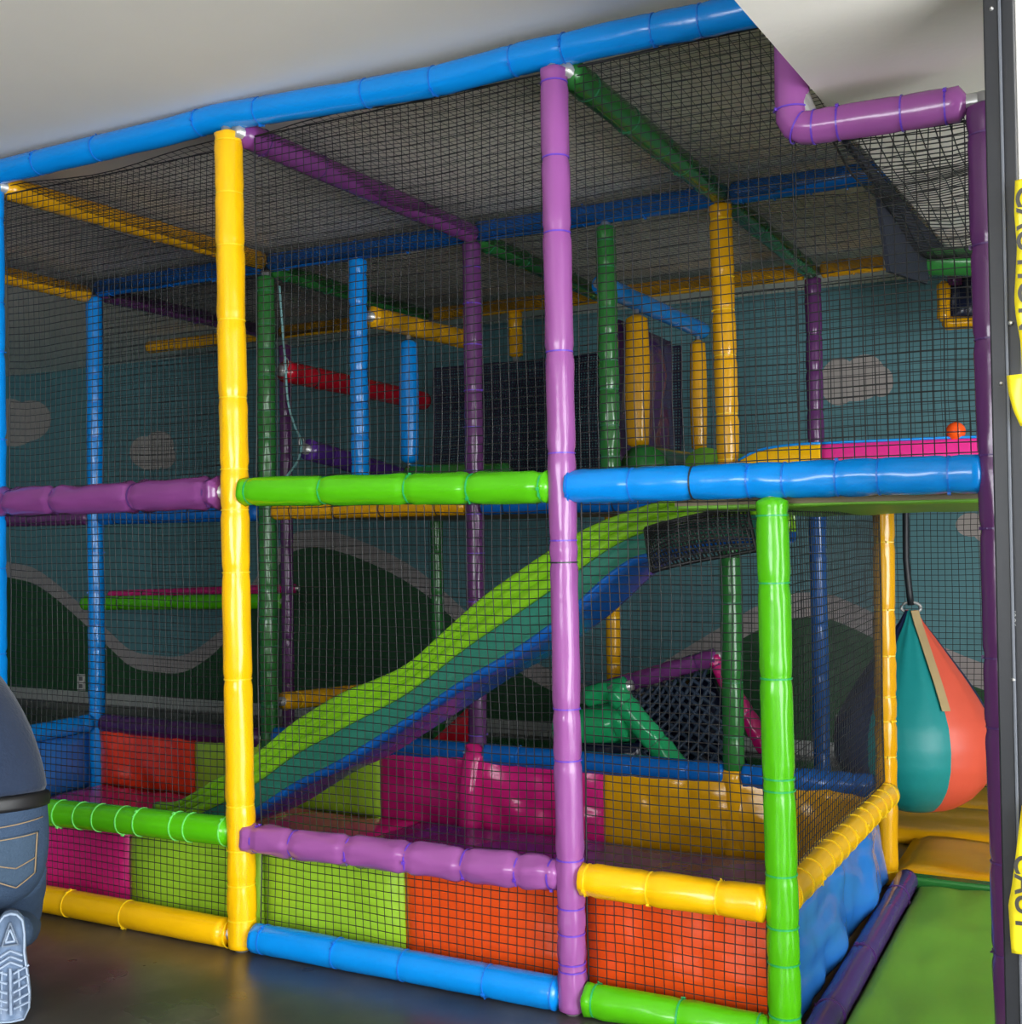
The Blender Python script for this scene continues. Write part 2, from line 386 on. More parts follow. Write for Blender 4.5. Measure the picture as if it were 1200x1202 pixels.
# entry bay: pipe with an elbow under the soffit
a = V((.648, 0, 2.62)); e = V((.648, 0, 2.345)); b = V((1.062, 0, 2.303))
padded('padded_elbow_bar', 'glossy lilac padded pipe with an elbow under the lowered ceiling', 'bar', [a, e, V((.66, 0, 2.316)), V((.70, 0, 2.309)), b], .043, MV['purple'], TIE['purple'], [.36, .43, .5, .58, .79, .93], wr=.2, pinch=.05, group=BG)
# ------------------------------------------------------------------ depth beams and side bars
D = lambda X, z0=2.63: (V((X, .05, z0)), V((X, R2-.05, z0-.01)))
for X, col, lb in ((-3*BA, 'amber', 'amber padded roof beam ending at the blue post of the second row'), (-2*BA, 'amber', 'amber padded roof beam running from the blue front post to the dark green post'),
                   (-BA, 'beam_purple', 'dark purple padded roof beam running back from the yellow front post'), (0, 'dark_green', 'dark green padded roof beam running back from the lilac front post')):
    a, b = D(X, 2.61 if X < -2.3 else 2.62)
    if X == -BA: a, b = oY(285, 157, .02), oY(553, 274, R2-.05)
    if X == 0: a, b = oY(668, 85, .03), oY(843, 226, R2-.05)
    if X < -2 and X > -2.5: a, b = oY(8, 221, .035), oY(306, 306, R2-.05)
    bar(lb, [a, b], .043, col, 'amber' if col == 'amber' else ('plum' if 'purple' in col else 'teal'), 5, wr=.15, pinch=.03)
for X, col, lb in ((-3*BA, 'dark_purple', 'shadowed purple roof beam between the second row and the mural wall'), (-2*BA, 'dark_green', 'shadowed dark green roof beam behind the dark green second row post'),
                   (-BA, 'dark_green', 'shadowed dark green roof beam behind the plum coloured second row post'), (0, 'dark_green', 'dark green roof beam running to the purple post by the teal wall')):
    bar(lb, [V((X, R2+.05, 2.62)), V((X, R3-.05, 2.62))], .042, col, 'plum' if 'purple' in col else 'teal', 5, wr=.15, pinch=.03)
HX = .5*BA
a = V((HX, .06, .365)); b = oY(1043, 932, R2-.05)
bar('amber padded bar with many ties along the side of the pit by the entry', [a, b], .043, 'yellow', 'yellow', 13, wr=.1, pinch=.03)
a, b = V((HX+.085, -.02, .04)), V((HX+.075, R2-.04, .04))
bar('purple padded bar lying on the floor beside the green entry mat', [a, b], .04, 'floor_purple', 'plum', 3, wr=.3, pinch=.03)
a, b = V((-3*BA, .1, .36)), V((-3*BA, R2-.05, .36))
bar('blue padded bar along the left end of the pit', [a, b], .045, 'blue', 'blue', 5, wr=.2)
# ------------------------------------------------------------------ second row
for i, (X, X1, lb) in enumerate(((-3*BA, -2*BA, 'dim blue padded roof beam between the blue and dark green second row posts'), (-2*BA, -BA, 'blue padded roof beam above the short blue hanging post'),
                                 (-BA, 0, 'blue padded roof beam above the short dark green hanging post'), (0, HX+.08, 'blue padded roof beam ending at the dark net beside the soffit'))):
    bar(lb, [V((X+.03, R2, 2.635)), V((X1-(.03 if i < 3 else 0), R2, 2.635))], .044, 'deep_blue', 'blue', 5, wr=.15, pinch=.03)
post('tall blue padded post of the second row at the far end of the pit', V((-3*BA, R2, 0)), V((-3*BA-.002, R2, 2.6)), .042, 'blue', 'blue', 16, wr=.6, pinch=.05)
post('tall dark green padded post just behind the bright yellow post', V((-2*BA, R2, 0)), V((-2*BA, R2, 2.58)), .043, 'dark_green', 'teal', 18, wr=.7, pinch=.05)
post('tall plum coloured padded post rising out of the magenta pit wall', V((-BA, R2, .36)), V((-BA, R2, 2.6)), .041, 'dark_purple', 'purple', 12, wr=.5, pinch=.05)
post('upper amber padded post above the slide platform', V((.0, R2, 1.5)), oY(846, 238, R2), .045, 'amber', 'yellow', 6, wr=.35)
post('olive green padded post standing at the yellow pit wall under the slide', V((.0, R2, .36)), V((0, R2, 1.40)), .042, 'dark_green', 'teal', 4, wr=.2)
post('amber padded post at the entry next to the hanging punch bag', V((HX, R2, 0)), oY(1037, 592, R2), .039, 'amber', 'yellow', [.04, .22, .34, .43, .5, .6, .72, .9], wr=.45, headang=3.6)
post('short blue padded post hanging from the blue roof beam', oY(423, 562, R2), oY(420, 303, R2), .042, 'blue', 'blue', 7, wr=.5)
post('short dark green padded post hanging from the blue roof beam by the rollers', oY(717, 556, R2), oY(711, 264, R2), .042, 'dark_green', 'teal', 8, wr=.5)
# mid bars of the second row
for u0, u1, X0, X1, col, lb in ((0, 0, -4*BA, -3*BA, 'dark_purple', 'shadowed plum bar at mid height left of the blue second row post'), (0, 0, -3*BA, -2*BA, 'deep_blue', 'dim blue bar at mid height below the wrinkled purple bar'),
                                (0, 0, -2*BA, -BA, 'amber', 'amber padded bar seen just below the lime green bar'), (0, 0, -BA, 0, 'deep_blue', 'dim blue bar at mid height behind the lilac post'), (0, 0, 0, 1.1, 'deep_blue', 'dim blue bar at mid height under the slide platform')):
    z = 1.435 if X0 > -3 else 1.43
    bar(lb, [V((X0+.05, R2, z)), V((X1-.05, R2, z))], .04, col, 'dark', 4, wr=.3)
# pit-top bars of the second row
bar('dark plum padded bar at the back edge of the pit above the orange red panel', [V((-3*BA+.05, R2, .355)), V((-2*BA-.05, R2, .345))], .05, 'grape', 'dark', 3, wr=.2)
for X0, X1, lb in ((-2*BA, -BA, 'blue padded bar at the back edge of the pit behind the slide'), (-BA, 0, 'long blue padded bar above the magenta and yellow pit walls'), (0, HX, 'short blue padded bar at the pit edge by the punch bag')):
    bar(lb, [V((X0+.042, R2, .36)), V((X1-.042, R2, .36))], .045, 'deep_blue', 'blue', 4, wr=.35)
# ------------------------------------------------------------------ third row by the mural wall
for X0, X1, lb in ((-4*BA, -3*BA, 'shadowed amber roof beam near the wall behind the blue post'), (-3*BA, -2*BA, 'shadowed amber roof beam near the wall behind the short blue post'), (-2*BA, -BA, 'shadowed amber roof beam with a short stub below it'), (-BA, 0, 'shadowed amber roof beam near the wall behind the squeeze rollers'), (0, .42, 'short amber roof beam near the wall ending at the dark net')):
    bar(lb, [V((X0+.05, R3, 2.63)), V((X1-.05, R3, 2.63))], .042, 'amber', 'amber', 3, wr=.3)
bar('dark green bar below the lowered ceiling net beside the black sheet', [oY(1050, 307, R2), V((1.1, R2, 2.235))], .05, 'dark_green', 'dark', 2, wr=.2)
post('short amber stub post hanging below the roof beam near the wall', oY(606, 420, R3), oY(605, 365, R3), .04, 'amber', 'yellow', 1)
post('dark purple padded post against the teal wall beside the painted cloud', V((0, R3, 1.45)), V((0, R3, 2.6)), .042, 'dark_purple', 'dark', 6, wr=.4)
post('blue padded post in front of the right painted hill', V((0, R3, 0)), V((0, R3, 1.42)), .043, 'deep_blue', 'blue', 4, wr=.3)
post('dark plum padded post near the wall behind the dark green post', V((-3.36, R3, 0)), V((-3.36, R3, 2.55)), .04, 'dark_purple', 'dark', 9, wr=.4)
post('dark green padded post near the wall above the slide', V((-2*BA+.04, R3, 0)), V((-2*BA+.04, R3, 1.42)), .038, 'dark_green', 'dark', 5, wr=.3)
post('amber padded post near the wall under the slide', V((-BA+.02, R3, 0)), V((-BA+.02, R3, 2.55)), .042, 'amber', 'yellow', 10, wr=.3)
bar('green padded bar near the wall in front of the painted valley', [oY(100, 708, R3), V((-3.41, R3, oY(290, 705, R3).z))], .05, 'green', 'dark', 3, wr=.3)
bar('dim magenta padded bar just above the green bar near the wall', [oY(130, 698, R3+.09), V((-3.37, R3+.09, oY(300, 691, R3).z))], .03, 'magenta', 'dark', 2, wr=.3)
bar('amber padded bar at pit height running back from the dark green post', [oX(334, 823, -2*BA), V((-2*BA, R3-.05, .43))], .045, 'amber', 'yellow', 4, wr=.3)
# ------------------------------------------------------------------ pit: soft wall panels and floor mats
SG = 'soft vinyl panels and mats of the pit'
def xz(Y, X0, X1, z0, z1): return [(X0, Y, z0), (X1, Y, z0), (X1, Y, z1), (X0, Y, z1)]
def pan(label, corners, thick, col, nrm, seed, wr=.012, **k):
    return slab('vinyl_panel', corners, thick, MV[col], None, nrm=nrm, seed=seed, wr=wr, label=label, cat='panel', group=SG, **k)
XL, XM = -2*BA, -BA
cut1 = oY(152, 1010, .1).x; cut2 = oY(476, 1060, .1).x
FR = (0, -1, 0)
pan('magenta vinyl panel behind the net next to the kneeling person', xz(.13, XL-.35, cut1, .03, .34), .05, 'magenta', FR, 1)
pan('lime vinyl panel between the magenta panel and the yellow post', xz(.13, cut1, XM+.0, .03, .345), .05, 'lime', FR, 2)
pan('lime vinyl panel between the yellow post and the orange panel', xz(.13, XM+.005, cut2, .03, .35), .05, 'lime', FR, 3)
pan('orange vinyl panel left of the lilac post behind the net', xz(.13, cut2, -.005, .03, .36), .05, 'orange', FR, 4)
pan('orange vinyl panel between the lilac post and the short lime post', xz(.13, .0, HX-.0, .03, .36), .05, 'orange', FR, 5)
c3 = oY(222, 900, R2-.05).x; c4 = oY(440, 920, R2-.05).x; c5 = oY(704, 950, R2-.05).x
YB = R2+.02
pan('orange red vinyl panel below the dark plum bar at the back of the pit', xz(YB, -3*BA+.02, c3, .03, .345), .05, 'orange_red', FR, 6, wr=.03)
pan('lime vinyl panel between the orange red panel and the slide', xz(YB, c3, -2*BA+.1, .03, .345), .05, 'lime', FR, 7)
pan('lime vinyl panel below the slide next to the magenta wall', xz(YB, -2*BA+.1, c4, .03, .35), .05, 'lime', FR, 8)
pan('wide wrinkled magenta vinyl wall around the plum post', xz(YB, c4, c5, .03, .36), .05, 'magenta', FR, 9, wr=.045, nu=48, nv=20, fs=3)
pan('wide creased yellow vinyl wall below the blue bar', xz(YB, c5, HX-.02, .03, .36), .05, 'amber', FR, 10, wr=.03, nu=48, nv=20)
pan('blue vinyl panel at the left end of the pit', [(-3*BA-.03, .1, .03), (-3*BA-.03, R2-.05, .03), (-3*BA-.03, R2-.05, .31), (-3*BA-.03, .1, .31)], .05, 'panel_blue', (1, 0, 0), 11, wr=.03)
pan('blue vinyl panel below the amber side bar beside the entry', [(HX-.015, .15, .02), (HX-.015, R2-.05, .03), (HX-.055, R2-.05, .315), (HX-.055, .15, .315)], .045, 'panel_blue', (1, 0, 0), 12, wr=.03, nu=40, nv=18)
v, f = tube([V((-BA, R2-.075, .03)), V((-BA, R2-.07, .2)), V((-BA, R2-.03, .37)), V((-BA, R2, .40))], lambda s, th: .05+.004*math.sin(5*th+9*s), 16, .03, True, .01)
tag(mesh_obj('post_sleeve', v, f, MV['magenta'], None, origin=(-BA, R2-.075, .03)), 'magenta vinyl sleeve wrapped round the foot of the plum post', 'sleeve')
v, f = tube([V((0, R2-.01, .03)), V((0, R2, .40))], lambda s, th: .047+.003*math.sin(4*th+9*s), 16, .03, True, .01)
tag(mesh_obj('post_sleeve', v, f, MV['amber'], None, origin=(0, R2-.01, .03)), 'amber vinyl sleeve round the foot of the olive green post', 'sleeve')
def fmat(label, pts, thick, col, seed, wr=.012, **k):
    return slab('soft_mat', pts, thick, MV[col], None, nrm=(0, 0, 1), seed=seed, wr=wr, label=label, cat='mat', group=SG, **k)
fmat('violet vinyl mat on the floor of the pit', [(-1.62, .14, .0), (HX-.07, .14, .0), (HX-.07, R2-.035, .0), (-1.42, R2-.035, .0)], .08, 'violet', 21, wr=.025, nu=60, nv=30, fs=2)
fmat('magenta vinyl mat on the pit floor by the slide end', [(-3*BA+.05, .14, .0), (-1.63, .14, .0), (-1.43, R2-.035, .0), (-3*BA+.05, R2-.035, .0)], .07, 'magenta', 22, wr=.02, nu=50, nv=24)
fmat('bright green folded mat on the entry floor', [(HX+.128, -.35, .0), (1.24, -.3, .0), (1.3, R2-.05, .0), (HX+.118, R2-.05, .0)], .04, 'mat_green', 23, wr=.02, nu=48, nv=60, fs=2.4, edge=4)
box_o = box('soft_edge_strip', HX+.06, 1.5, R2-.045, R2+.02, 0, .055, MV['dark_green'], None, .01)
tag(box_o, 'dark green padded edge strip between the green and amber mats', 'mat', SG)
fmat('amber vinyl mat under the hanging punch bag', [(HX+.0, R2+.06, .0), (2.2, R2+.06, .0), (2.2, R2+.62, .0), (HX+.0, R2+.62, .0)], .05, 'amber', 24, wr=.012, edge=5)
fmat('amber vinyl mat behind the punch bag', [(HX-.5, R2+.63, .0), (2.2, R2+.63, .0), (2.2, R2+1.2, .0), (HX-.5, R2+1.2, .0)], .055, 'amber', 25, wr=.012, edge=5)
fmat('amber vinyl mat against the wall with outlet strip', [(HX-.5, R2+1.21, .0), (2.2, R2+1.21, .0), (2.2, ROOM_B-.06, .0), (HX-.5, ROOM_B-.06, .0)], .05, 'amber', 26, wr=.012, edge=5)
fmat('dull green vinyl mat behind the slide', [(-3.2, R2+.1, .0), (-.1, R2+.1, .0), (-.1, 3.7, .0), (-3.2, 3.7, .0)], .05, 'dark_green', 27, wr=.012, edge=4)
# ------------------------------------------------------------------ wave slide
M_SL = mat('slide_lime', (128, 190, 30), .22, .5, 0, 10, .04); M_ST = mat('slide_teal', (48, 122, 104), .2, .5, 0, 10, .10, 2.5); M_SB = mat('slide_blue', (20, 92, 176), .25, .5, 0, 10, .06)
rim_px = [(203, 945), (250, 917), (308, 880), (340, 850), (400, 813), (443, 797), (480, 780), (520, 742), (570, 697), (643, 647), (690, 618), (760, 592), (850, 573)]
low_px = [(250, 985), (308, 961), (360, 943), (426, 901), (466, 884), (553, 828), (616, 787), (644, 774), (685, 748), (731, 713), (776, 668), (830, 640), (900, 612)]
YN, YF = .55, .98
rim = sorted([(oY(u, v_, YN).x, oY(u, v_, YN).z) for u, v_ in rim_px]); low = sorted([(oY(u, v_, YF).x, oY(u, v_, YF).z) for u, v_ in low_px])
sxs = np.linspace(-2.05, .40, 90)
def sm(arr, k=2):
    a_ = np.pad(arr, k, mode='edge'); return np.convolve(a_, np.ones(2*k+1)/(2*k+1), 'valid')
zr = sm(np.interp(sxs, [p[0] for p in rim], [p[1] for p in rim])); zl = sm(np.interp(sxs, [p[0] for p in low], [p[1] for p in low]))
zl = np.clip(zl, zr-.30, zr-.17); zl = np.maximum(zl, .085); zr = np.maximum(zr, zl+.12)
sl = thing('wave_slide', 'glossy wavy slide with lime rim and teal and blue side', 'slide', (-2.0, (YN+YF)/2, 0))
def strip(name, prof, m):
    """prof: points (y, t) of the cross-section; z = zl + t*h"""
    v = []; f = []; n = len(prof)
    for i, X in enumerate(sxs):
        h = zr[i]-zl[i]
        for y, t in prof: v.append((X, y, zl[i]+t*h))
    for i in range(len(sxs)-1):
        for j in range(n-1): f.append((i*n+j, i*n+j+1, (i+1)*n+j+1, (i+1)*n+j))
    o = mesh_obj(name, v, f, m, sl); sd = o.modifiers.new('thickness', 'SOLIDIFY'); sd.thickness = .006; sd.offset = 0
    return o
strip('blue_underside', [(YN+.012, .12), (YN+.01, .06), (YN+.03, .015), (YN+.07, .0), (YF-.07, .0), (YF-.03, .015), (YF-.01, .06), (YF-.012, .2)], M_SB)
strip('teal_side', [(YN+.012, .12), (YN+.02, .16), (YN+.026, .3), (YN+.022, .46), (YN+.012, .52)], M_ST)
strip('lime_rim', [(YN+.012, .52), (YN-.004, .53), (YN-.012, .58), (YN-.012, .68), (YN+.004, .70), (YN+.004, .73), (YN-.012, .75), (YN-.014, .84), (YN+.0, .86), (YN+.0, .885), (YN-.012, .905), (YN-.008, .975), (YN+.01, 1.0), (YN+.035, .98), (YN+.05, .9), (YN+.07, .55), (YN+.10, .22)], M_SL)
strip('slide_bed', [(YN+.10, .22), (YN+.13, .16), (YF-.13, .16), (YF-.10, .22)], M_SL)
strip('far_rim', [(YF-.10, .22), (YF-.07, .55), (YF-.05, .92), (YF-.02, 1.0), (YF+.0, .97), (YF-.004, .6), (YF-.012, .2)], M_SL)
# slide platform
dk = thing('slide_platform', 'dull green padded platform at the top of the slide', 'platform', (.68, .77, 1.36))
box('deck_board', .30, 1.07, .06, R2-.05, 1.375, 1.405, mat('plywood', (120, 110, 84), .7), dk)
slab('deck_pad', [(.30, .06, 1.405), (1.07, .06, 1.405), (1.07, R2-.05, 1.405), (.30, R2-.05, 1.405)], .04, MV['mat_green'], dk, nrm=(0, 0, 1), seed=31, wr=.01)
slab('deck_underside', [(.30, .06, 1.375), (1.07, .06, 1.375), (1.07, R2-.05, 1.375), (.30, R2-.05, 1.375)], .012, MV['mat_green'], dk, nrm=(0, 0, -1), seed=32, wr=.008)
def ledge(label, px_top, col, seed):
    Yl = R2-.06; P = [oY(u, v_, Yl) for u, v_ in smooth_pts(px_top, 5)]; v = []; f = []; n = 6
    for p in P:
        zt = p.z; zb = 1.44; th = .05
        v += [(p.x, Yl, zb), (p.x, Yl, zt-.012), (p.x, Yl+.012, zt), (p.x, Yl+th-.012, zt), (p.x, Yl+th, zt-.012), (p.x, Yl+th, zb)]
    for i in range(len(P)-1):
        for j in range(n): j2 = (j+1) % n; f.append((i*n+j, i*n+j2, (i+1)*n+j2, (i+1)*n+j))
    f.append(tuple(range(n-1, -1, -1))); f.append(tuple((len(P)-1)*n+j for j in range(n)))
    o = mesh_obj('edge_pad', v, f, MV[col], None, origin=(P[0].x, Yl, 1.44)); tag(o, label, 'pad', 'edge pads of the slide platform')
    tv, tf = tube([p+V((0, .01, .003)) for p in P], lambda s, th: .005, 8, .03); mesh_obj('piping', tv, tf, MV['blue'], o)
    return o
ledge('yellow edge pad with blue piping above the long blue bar', [(866, 541), (885, 531), (910, 525), (940, 522), (963, 521)], 'yellow', 1)
ledge('hot pink edge pad with blue piping above the long blue bar', [(963, 521), (1030, 518), (1100, 515), (1165, 513)], 'pink', 2)
o = oY(1121, 506, R2-.06)
vv = []; ff = []
for i in range(13):
    for j in range(20):
        t, p_ = math.pi*i/12, 2*math.pi*j/20; k = .034*(1+.012*math.cos(6*p_))
        vv.append((o.x+k*math.sin(t)*math.cos(p_), R2-.035+k*math.sin(t)*math.sin(p_), o.z+k*math.cos(t)))
for i in range(12):
    for j in range(20): ff.append((i*20+j, (i+1)*20+j, (i+1)*20+(j+1) % 20, i*20+(j+1) % 20))
bl = mesh_obj('play_ball', vv, ff, MV['orange'], None, origin=o); tag(bl, 'small orange ball lying on the hot pink edge pad', 'ball')
tv, tf = tube([V((o.x+.0345*math.cos(t/12*math.pi), R2-.035+.0345*math.sin(t/12*math.pi), o.z)) for t in range(25)], lambda s, th: .0012, 6, .01); mesh_obj('seam', tv, tf, MV['orange_red'], bl)
# bunched black net below the head of the slide
def crumple(name, label, cat, P0, P1, r, m, seed, sq=1.0):
    v, f = tube([V(P0), (V(P0)+V(P1))/2+V((0, 0, -.03)), V(P1)], lambda s, th: r*(1+.35*noise.noise(V((math.cos(th)*1.6+seed, math.sin(th)*1.6, s*9)))+.12*math.sin(7*th+s*20)), 28, .015, True, .06)
    return tag(mesh_obj(name, v, f, m, None, origin=P0), label, cat)
M_BLK = mat('black_mesh_fabric', (30, 34, 46), .75, .3, .6, 120, .2, 30)
net('black net bunched up under the head of the slide', (.10, .50, 1.17), (.30, 0, .08), (-.03, .03, .13), cell=.010, r=.0032, sag=.14, seed=55, name='bunched_net', group=None, step=.03)
# ------------------------------------------------------------------ upper level between second and third rows
bar('bright blue padded bar over the two amber squeeze rollers', [V((-.57, 1.64, 2.36)), V((-.57, R3-.06, 2.37))], .043, 'blue', 'blue', 5, wr=.4)
def roller(label, X, Y, z0, z1, r, col):
    o = thing('squeeze_roller', label, 'roller', (X, Y, z0), 'upright squeeze rollers on the upper level')
    v, f = tube([V((X, Y, z0)), V((X, Y, z1))], lambda s, th: r*(.88+.14*math.sin(math.pi*min(1, max(0, s/(z1-z0))))+.03*math.sin(3*th+s*9)), 20, .02, True, .012)
    mesh_obj('foam_body', v, f, MV[col], o)
    v, f = tube([V((X, Y, z0-.22)), V((X, Y, z1+.04))], lambda s, th: .012, 8, .2); mesh_obj('axle', v, f, M_STEEL, o)
    return o
roller('amber squeeze roller with a wide belly beside the short dark green post', -.57, 2.05, 1.69, 2.30, .055, 'amber')
roller('slim amber squeeze roller next to the upper amber post', -.57, 2.92, 1.73, 2.31, .044, 'amber')
bar('amber padded bar over the short blue squeeze roller', [V((-1.71, R2+.06, 2.33)), V((-1.71, 2.45, 2.35))], .05, 'amber', 'amber', 4, wr=.6)
roller('blue squeeze roller below the wrinkled amber bar', -1.71, 1.92, 1.66, 2.27, .047, 'blue')
bar('dark red padded bar beyond the dark green post on the upper level', [V((-2*BA, R2+.14, 2.13)), V((-2*BA, R3-.06, 2.11))], .055, 'red', 'dark', 3, wr=.2)
bar('dim violet padded bar on the upper level below the dark red bar', [oX(362, 528, -2*BA), V((-2*BA, R3-.06, 1.62))], .055, 'violet', 'plum', 3, wr=.4)
ud = thing('upper_deck', 'dark green padded deck of the upper level behind the lime bar', 'platform', (-1.1, 2.3, 1.40))
box('deck_board', -2*BA+.06, -.06, R2+.05, R3-.05, 1.40, 1.43, mat('plywood', (120, 110, 84), .7), ud)
slab('deck_pad', [(-2*BA+.06, R2+.05, 1.43), (-.06, R2+.05, 1.43), (-.06, R3-.05, 1.43), (-2*BA+.06, R3-.05, 1.43)], .05, MV['dark_green'], ud, nrm=(0, 0, 1), seed=33)
def log(label, p0, p1, r, col):
    v, f = tube([V(p0), V(p1)], lambda s, th: r*(1+.05*noise.noise(V((math.cos(th)*2, math.sin(th)*2, s*6)))), 22, .04, True, .03)
    o = mesh_obj('crawl_log', v, f, MV[col], None, origin=p0); return tag(o, label, 'log', 'soft green logs on the upper deck')
log('long dark green soft log lying behind the lime green bar', (-1.66, 1.78, 1.565), (-1.08, 1.82, 1.55), .085, 'dark_green')
log('dark green soft log at the foot of the squeeze rollers', (-.42, 1.66, 1.58), (-.42, 2.6, 1.58), .10, 'dark_green')
log('grass green soft log next to the upper amber post', (-.17, 1.72, 1.57), (-.17, 2.6, 1.57), .09, 'mat_green')
M_PLUM = mat('plum_mesh', (46, 38, 64), .7, .3, .3, 90, .2, 20)
net('dark crumpled mesh curtain hanging at the back of the upper deck', (-2.2, R3-.1, 1.49), (1.52, 0, 0), (0, 0, .80), cell=.015, r=.0036, sag=.07, seed=41, m=M_PLUM, name='mesh_curtain', group=None, step=.06)
slab('curtain', [(-.70, 2.12, 1.5), (-.70, 2.86, 1.5), (-.70, 2.86, 2.30), (-.70, 2.12, 2.30)], .02, MV['grape'], None, nrm=(1, 0, 0), seed=42, wr=.03,
     label='dark plum vinyl curtain between the two amber squeeze rollers', cat='curtain')
# hanging cord with steel clips by the dark green post
cp = [oX(u, v_, -2.26) for u, v_ in smooth_pts([(328, 335), (332, 390), (335, 426), (338, 470), (346, 500), (354, 519), (350, 540), (336, 560)], 5)]
v, f = tube(cp, lambda s, th: .006, 8, .02)
rp = tag(mesh_obj('cord_with_clips', v, f, mat('pale_cord', (120, 170, 170), .5), None, origin=cp[-1]), 'thin pale cord with steel clips hanging beside the dark green post', 'cord')
for u, v_ in ((336, 426), (354, 519)):
    c = oX(u, v_, -2.26); tv, tf = tube([c+V((0, .018*math.cos(t/8*math.pi), .025*math.sin(t/8*math.pi))) for t in range(17)], lambda s, th: .0035, 6, .01); mesh_obj('clip', tv, tf, M_STEEL, rp)
# ------------------------------------------------------------------ lower level behind the pit: green wedge, net ramp
bar('emerald vinyl beam sloping down beside the lilac post', [oY(722, 812, 2.15), oY(790, 896, 2.15), oY(790, 896, 2.15)+(oY(790, 896, 2.15)-oY(722, 812, 2.15)).normalized()*.17], .055, 'emerald', 'teal', 3, wr=1.0)
bar('thick emerald vinyl beam lying level behind the lilac post', [oY(660, 862, 2.2), oY(738, 846, 2.2)], .10, 'emerald', 'teal', 2, wr=1.0)
bar('short emerald vinyl beam at the top of the sloping one', [oY(690, 818, 2.17), oY(735, 806, 2.17)], .05, 'emerald', 'teal', 1, wr=1.0)
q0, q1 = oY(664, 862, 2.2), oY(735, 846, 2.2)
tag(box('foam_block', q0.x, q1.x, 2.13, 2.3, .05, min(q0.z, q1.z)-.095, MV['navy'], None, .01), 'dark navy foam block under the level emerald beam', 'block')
bar('dim magenta frame bar along the top of the climbing net', [oY(690, 815, 2.75), oY(840, 771, 2.75)], .045, 'beam_purple', 'plum', 4, wr=.9)
bar('magenta frame bar sloping down behind the olive green post', [oY(838, 772, 2.75), oY(900, 880, 2.72)], .042, 'magenta', 'plum', 4, wr=.9)
a, b, c, d = oY(690, 905, 2.4), oY(880, 915, 2.55), oY(828, 786, 2.72), oY(735, 815, 2.72)
a.z = b.z = .07
def rope_net(label, quad, n, m, r):
    bl_, br_, tr_, tl_ = quad; V3 = []; F = []
    def pt(s, t): return bl_.lerp(br_, s).lerp(tl_.lerp(tr_, s), t)+V((0, .02*math.sin(9*s+5*t), 0))
    def run(fn):
        v_, f_ = tube([fn(i/10) for i in range(11)], lambda s, th: r, 6, .05, True); o_ = len(V3); V3.extend(v_); F.extend(tuple(o_+i for i in q) for q in f_)
    for k in range(-n+1, n):
        s0 = k/n
        lo, hi = max(0, -s0), min(1, 1-s0)
        if hi-lo > .06:
            run(lambda t: pt(s0+lo+(hi-lo)*t, lo+(hi-lo)*t)); run(lambda t: pt(1-(s0+lo+(hi-lo)*t), lo+(hi-lo)*t))
    return tag(mesh_obj('climbing_net', V3, F, m, None, origin=bl_), label, 'net')
o = rope_net('dark blue diamond climbing net below the magenta frame bar', (a, b, c, d), 9, mat('blue_rope', (42, 58, 78), .6), .010)
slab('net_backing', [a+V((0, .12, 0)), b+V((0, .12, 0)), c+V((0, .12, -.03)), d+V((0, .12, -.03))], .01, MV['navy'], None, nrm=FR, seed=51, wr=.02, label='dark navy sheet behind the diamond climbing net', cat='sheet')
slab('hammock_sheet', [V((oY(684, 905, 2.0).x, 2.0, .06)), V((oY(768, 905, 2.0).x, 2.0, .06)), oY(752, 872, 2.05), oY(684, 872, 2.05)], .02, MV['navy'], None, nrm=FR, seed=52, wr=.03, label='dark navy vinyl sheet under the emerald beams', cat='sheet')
p = [V((oY(505, 872, R2+.35).x, R2+.35, .06)), V((oY(560, 862, R2+.35).x, R2+.35, .06)), oY(560, 822, R2+.35), oY(510, 868, R2+.35)]
slab('pennant_panel', p, .03, MV['red'], None, nrm=FR, seed=53, wr=.005, label='red triangular vinyl panel seen under the slide', cat='panel')
# ------------------------------------------------------------------ upper right: black sheet, framed dark opening
pl = [(.2, 2.395), (.75, 2.36), (.9, 2.12), (1.5, 2.19), (1.62, 2.3), (2.4, 2.38), (2.4, 2.397)]
vv = [(sx(y)-.012, y, z) for y, z in pl]+[(sx(y)-.026, y, z) for y, z in pl]; n = len(pl)
ff = [tuple(range(n)), tuple(range(2*n-1, n-1, -1))]+[(i, (i+1) % n, n+(i+1) % n, n+i) for i in range(n)]
tag(mesh_obj('hanging_sheet', vv, ff, M_BLK, None, smooth=False, origin=(sx(.2), .2, 2.395)), 'black mesh sheet hanging along the edge of the lowered ceiling', 'sheet')
fr = thing('padded_opening', 'dark opening with amber edge padding high on the teal wall', 'opening', oY(1107, 378, 3.2))
slab('dark_panel', [oY(1110, 376, 3.25), oY(1190, 374, 3.25), oY(1190, 300, 3.25), oY(1116, 318, 3.25)], .02, MV['navy'], fr, nrm=FR, seed=61, wr=.02)
for nm, q in (('side_pad', [(1108, 330), (1108, 378)]), ('bottom_pad', [(1106, 380), (1190, 376)])):
    v, f = tube([oY(*q[0], 3.2), oY(*q[1], 3.2)], lambda s, th: .032*(1+.05*math.sin(s*40)), 14, .02, True, .01); mesh_obj(nm, v, f, MV['amber'], fr)
v, f = tube([oY(1121, 312, 3.2), oY(1121, 335, 3.2)], lambda s, th: .035, 12, .03); mesh_obj('hanger', v, f, MV['dark_purple'], fr)
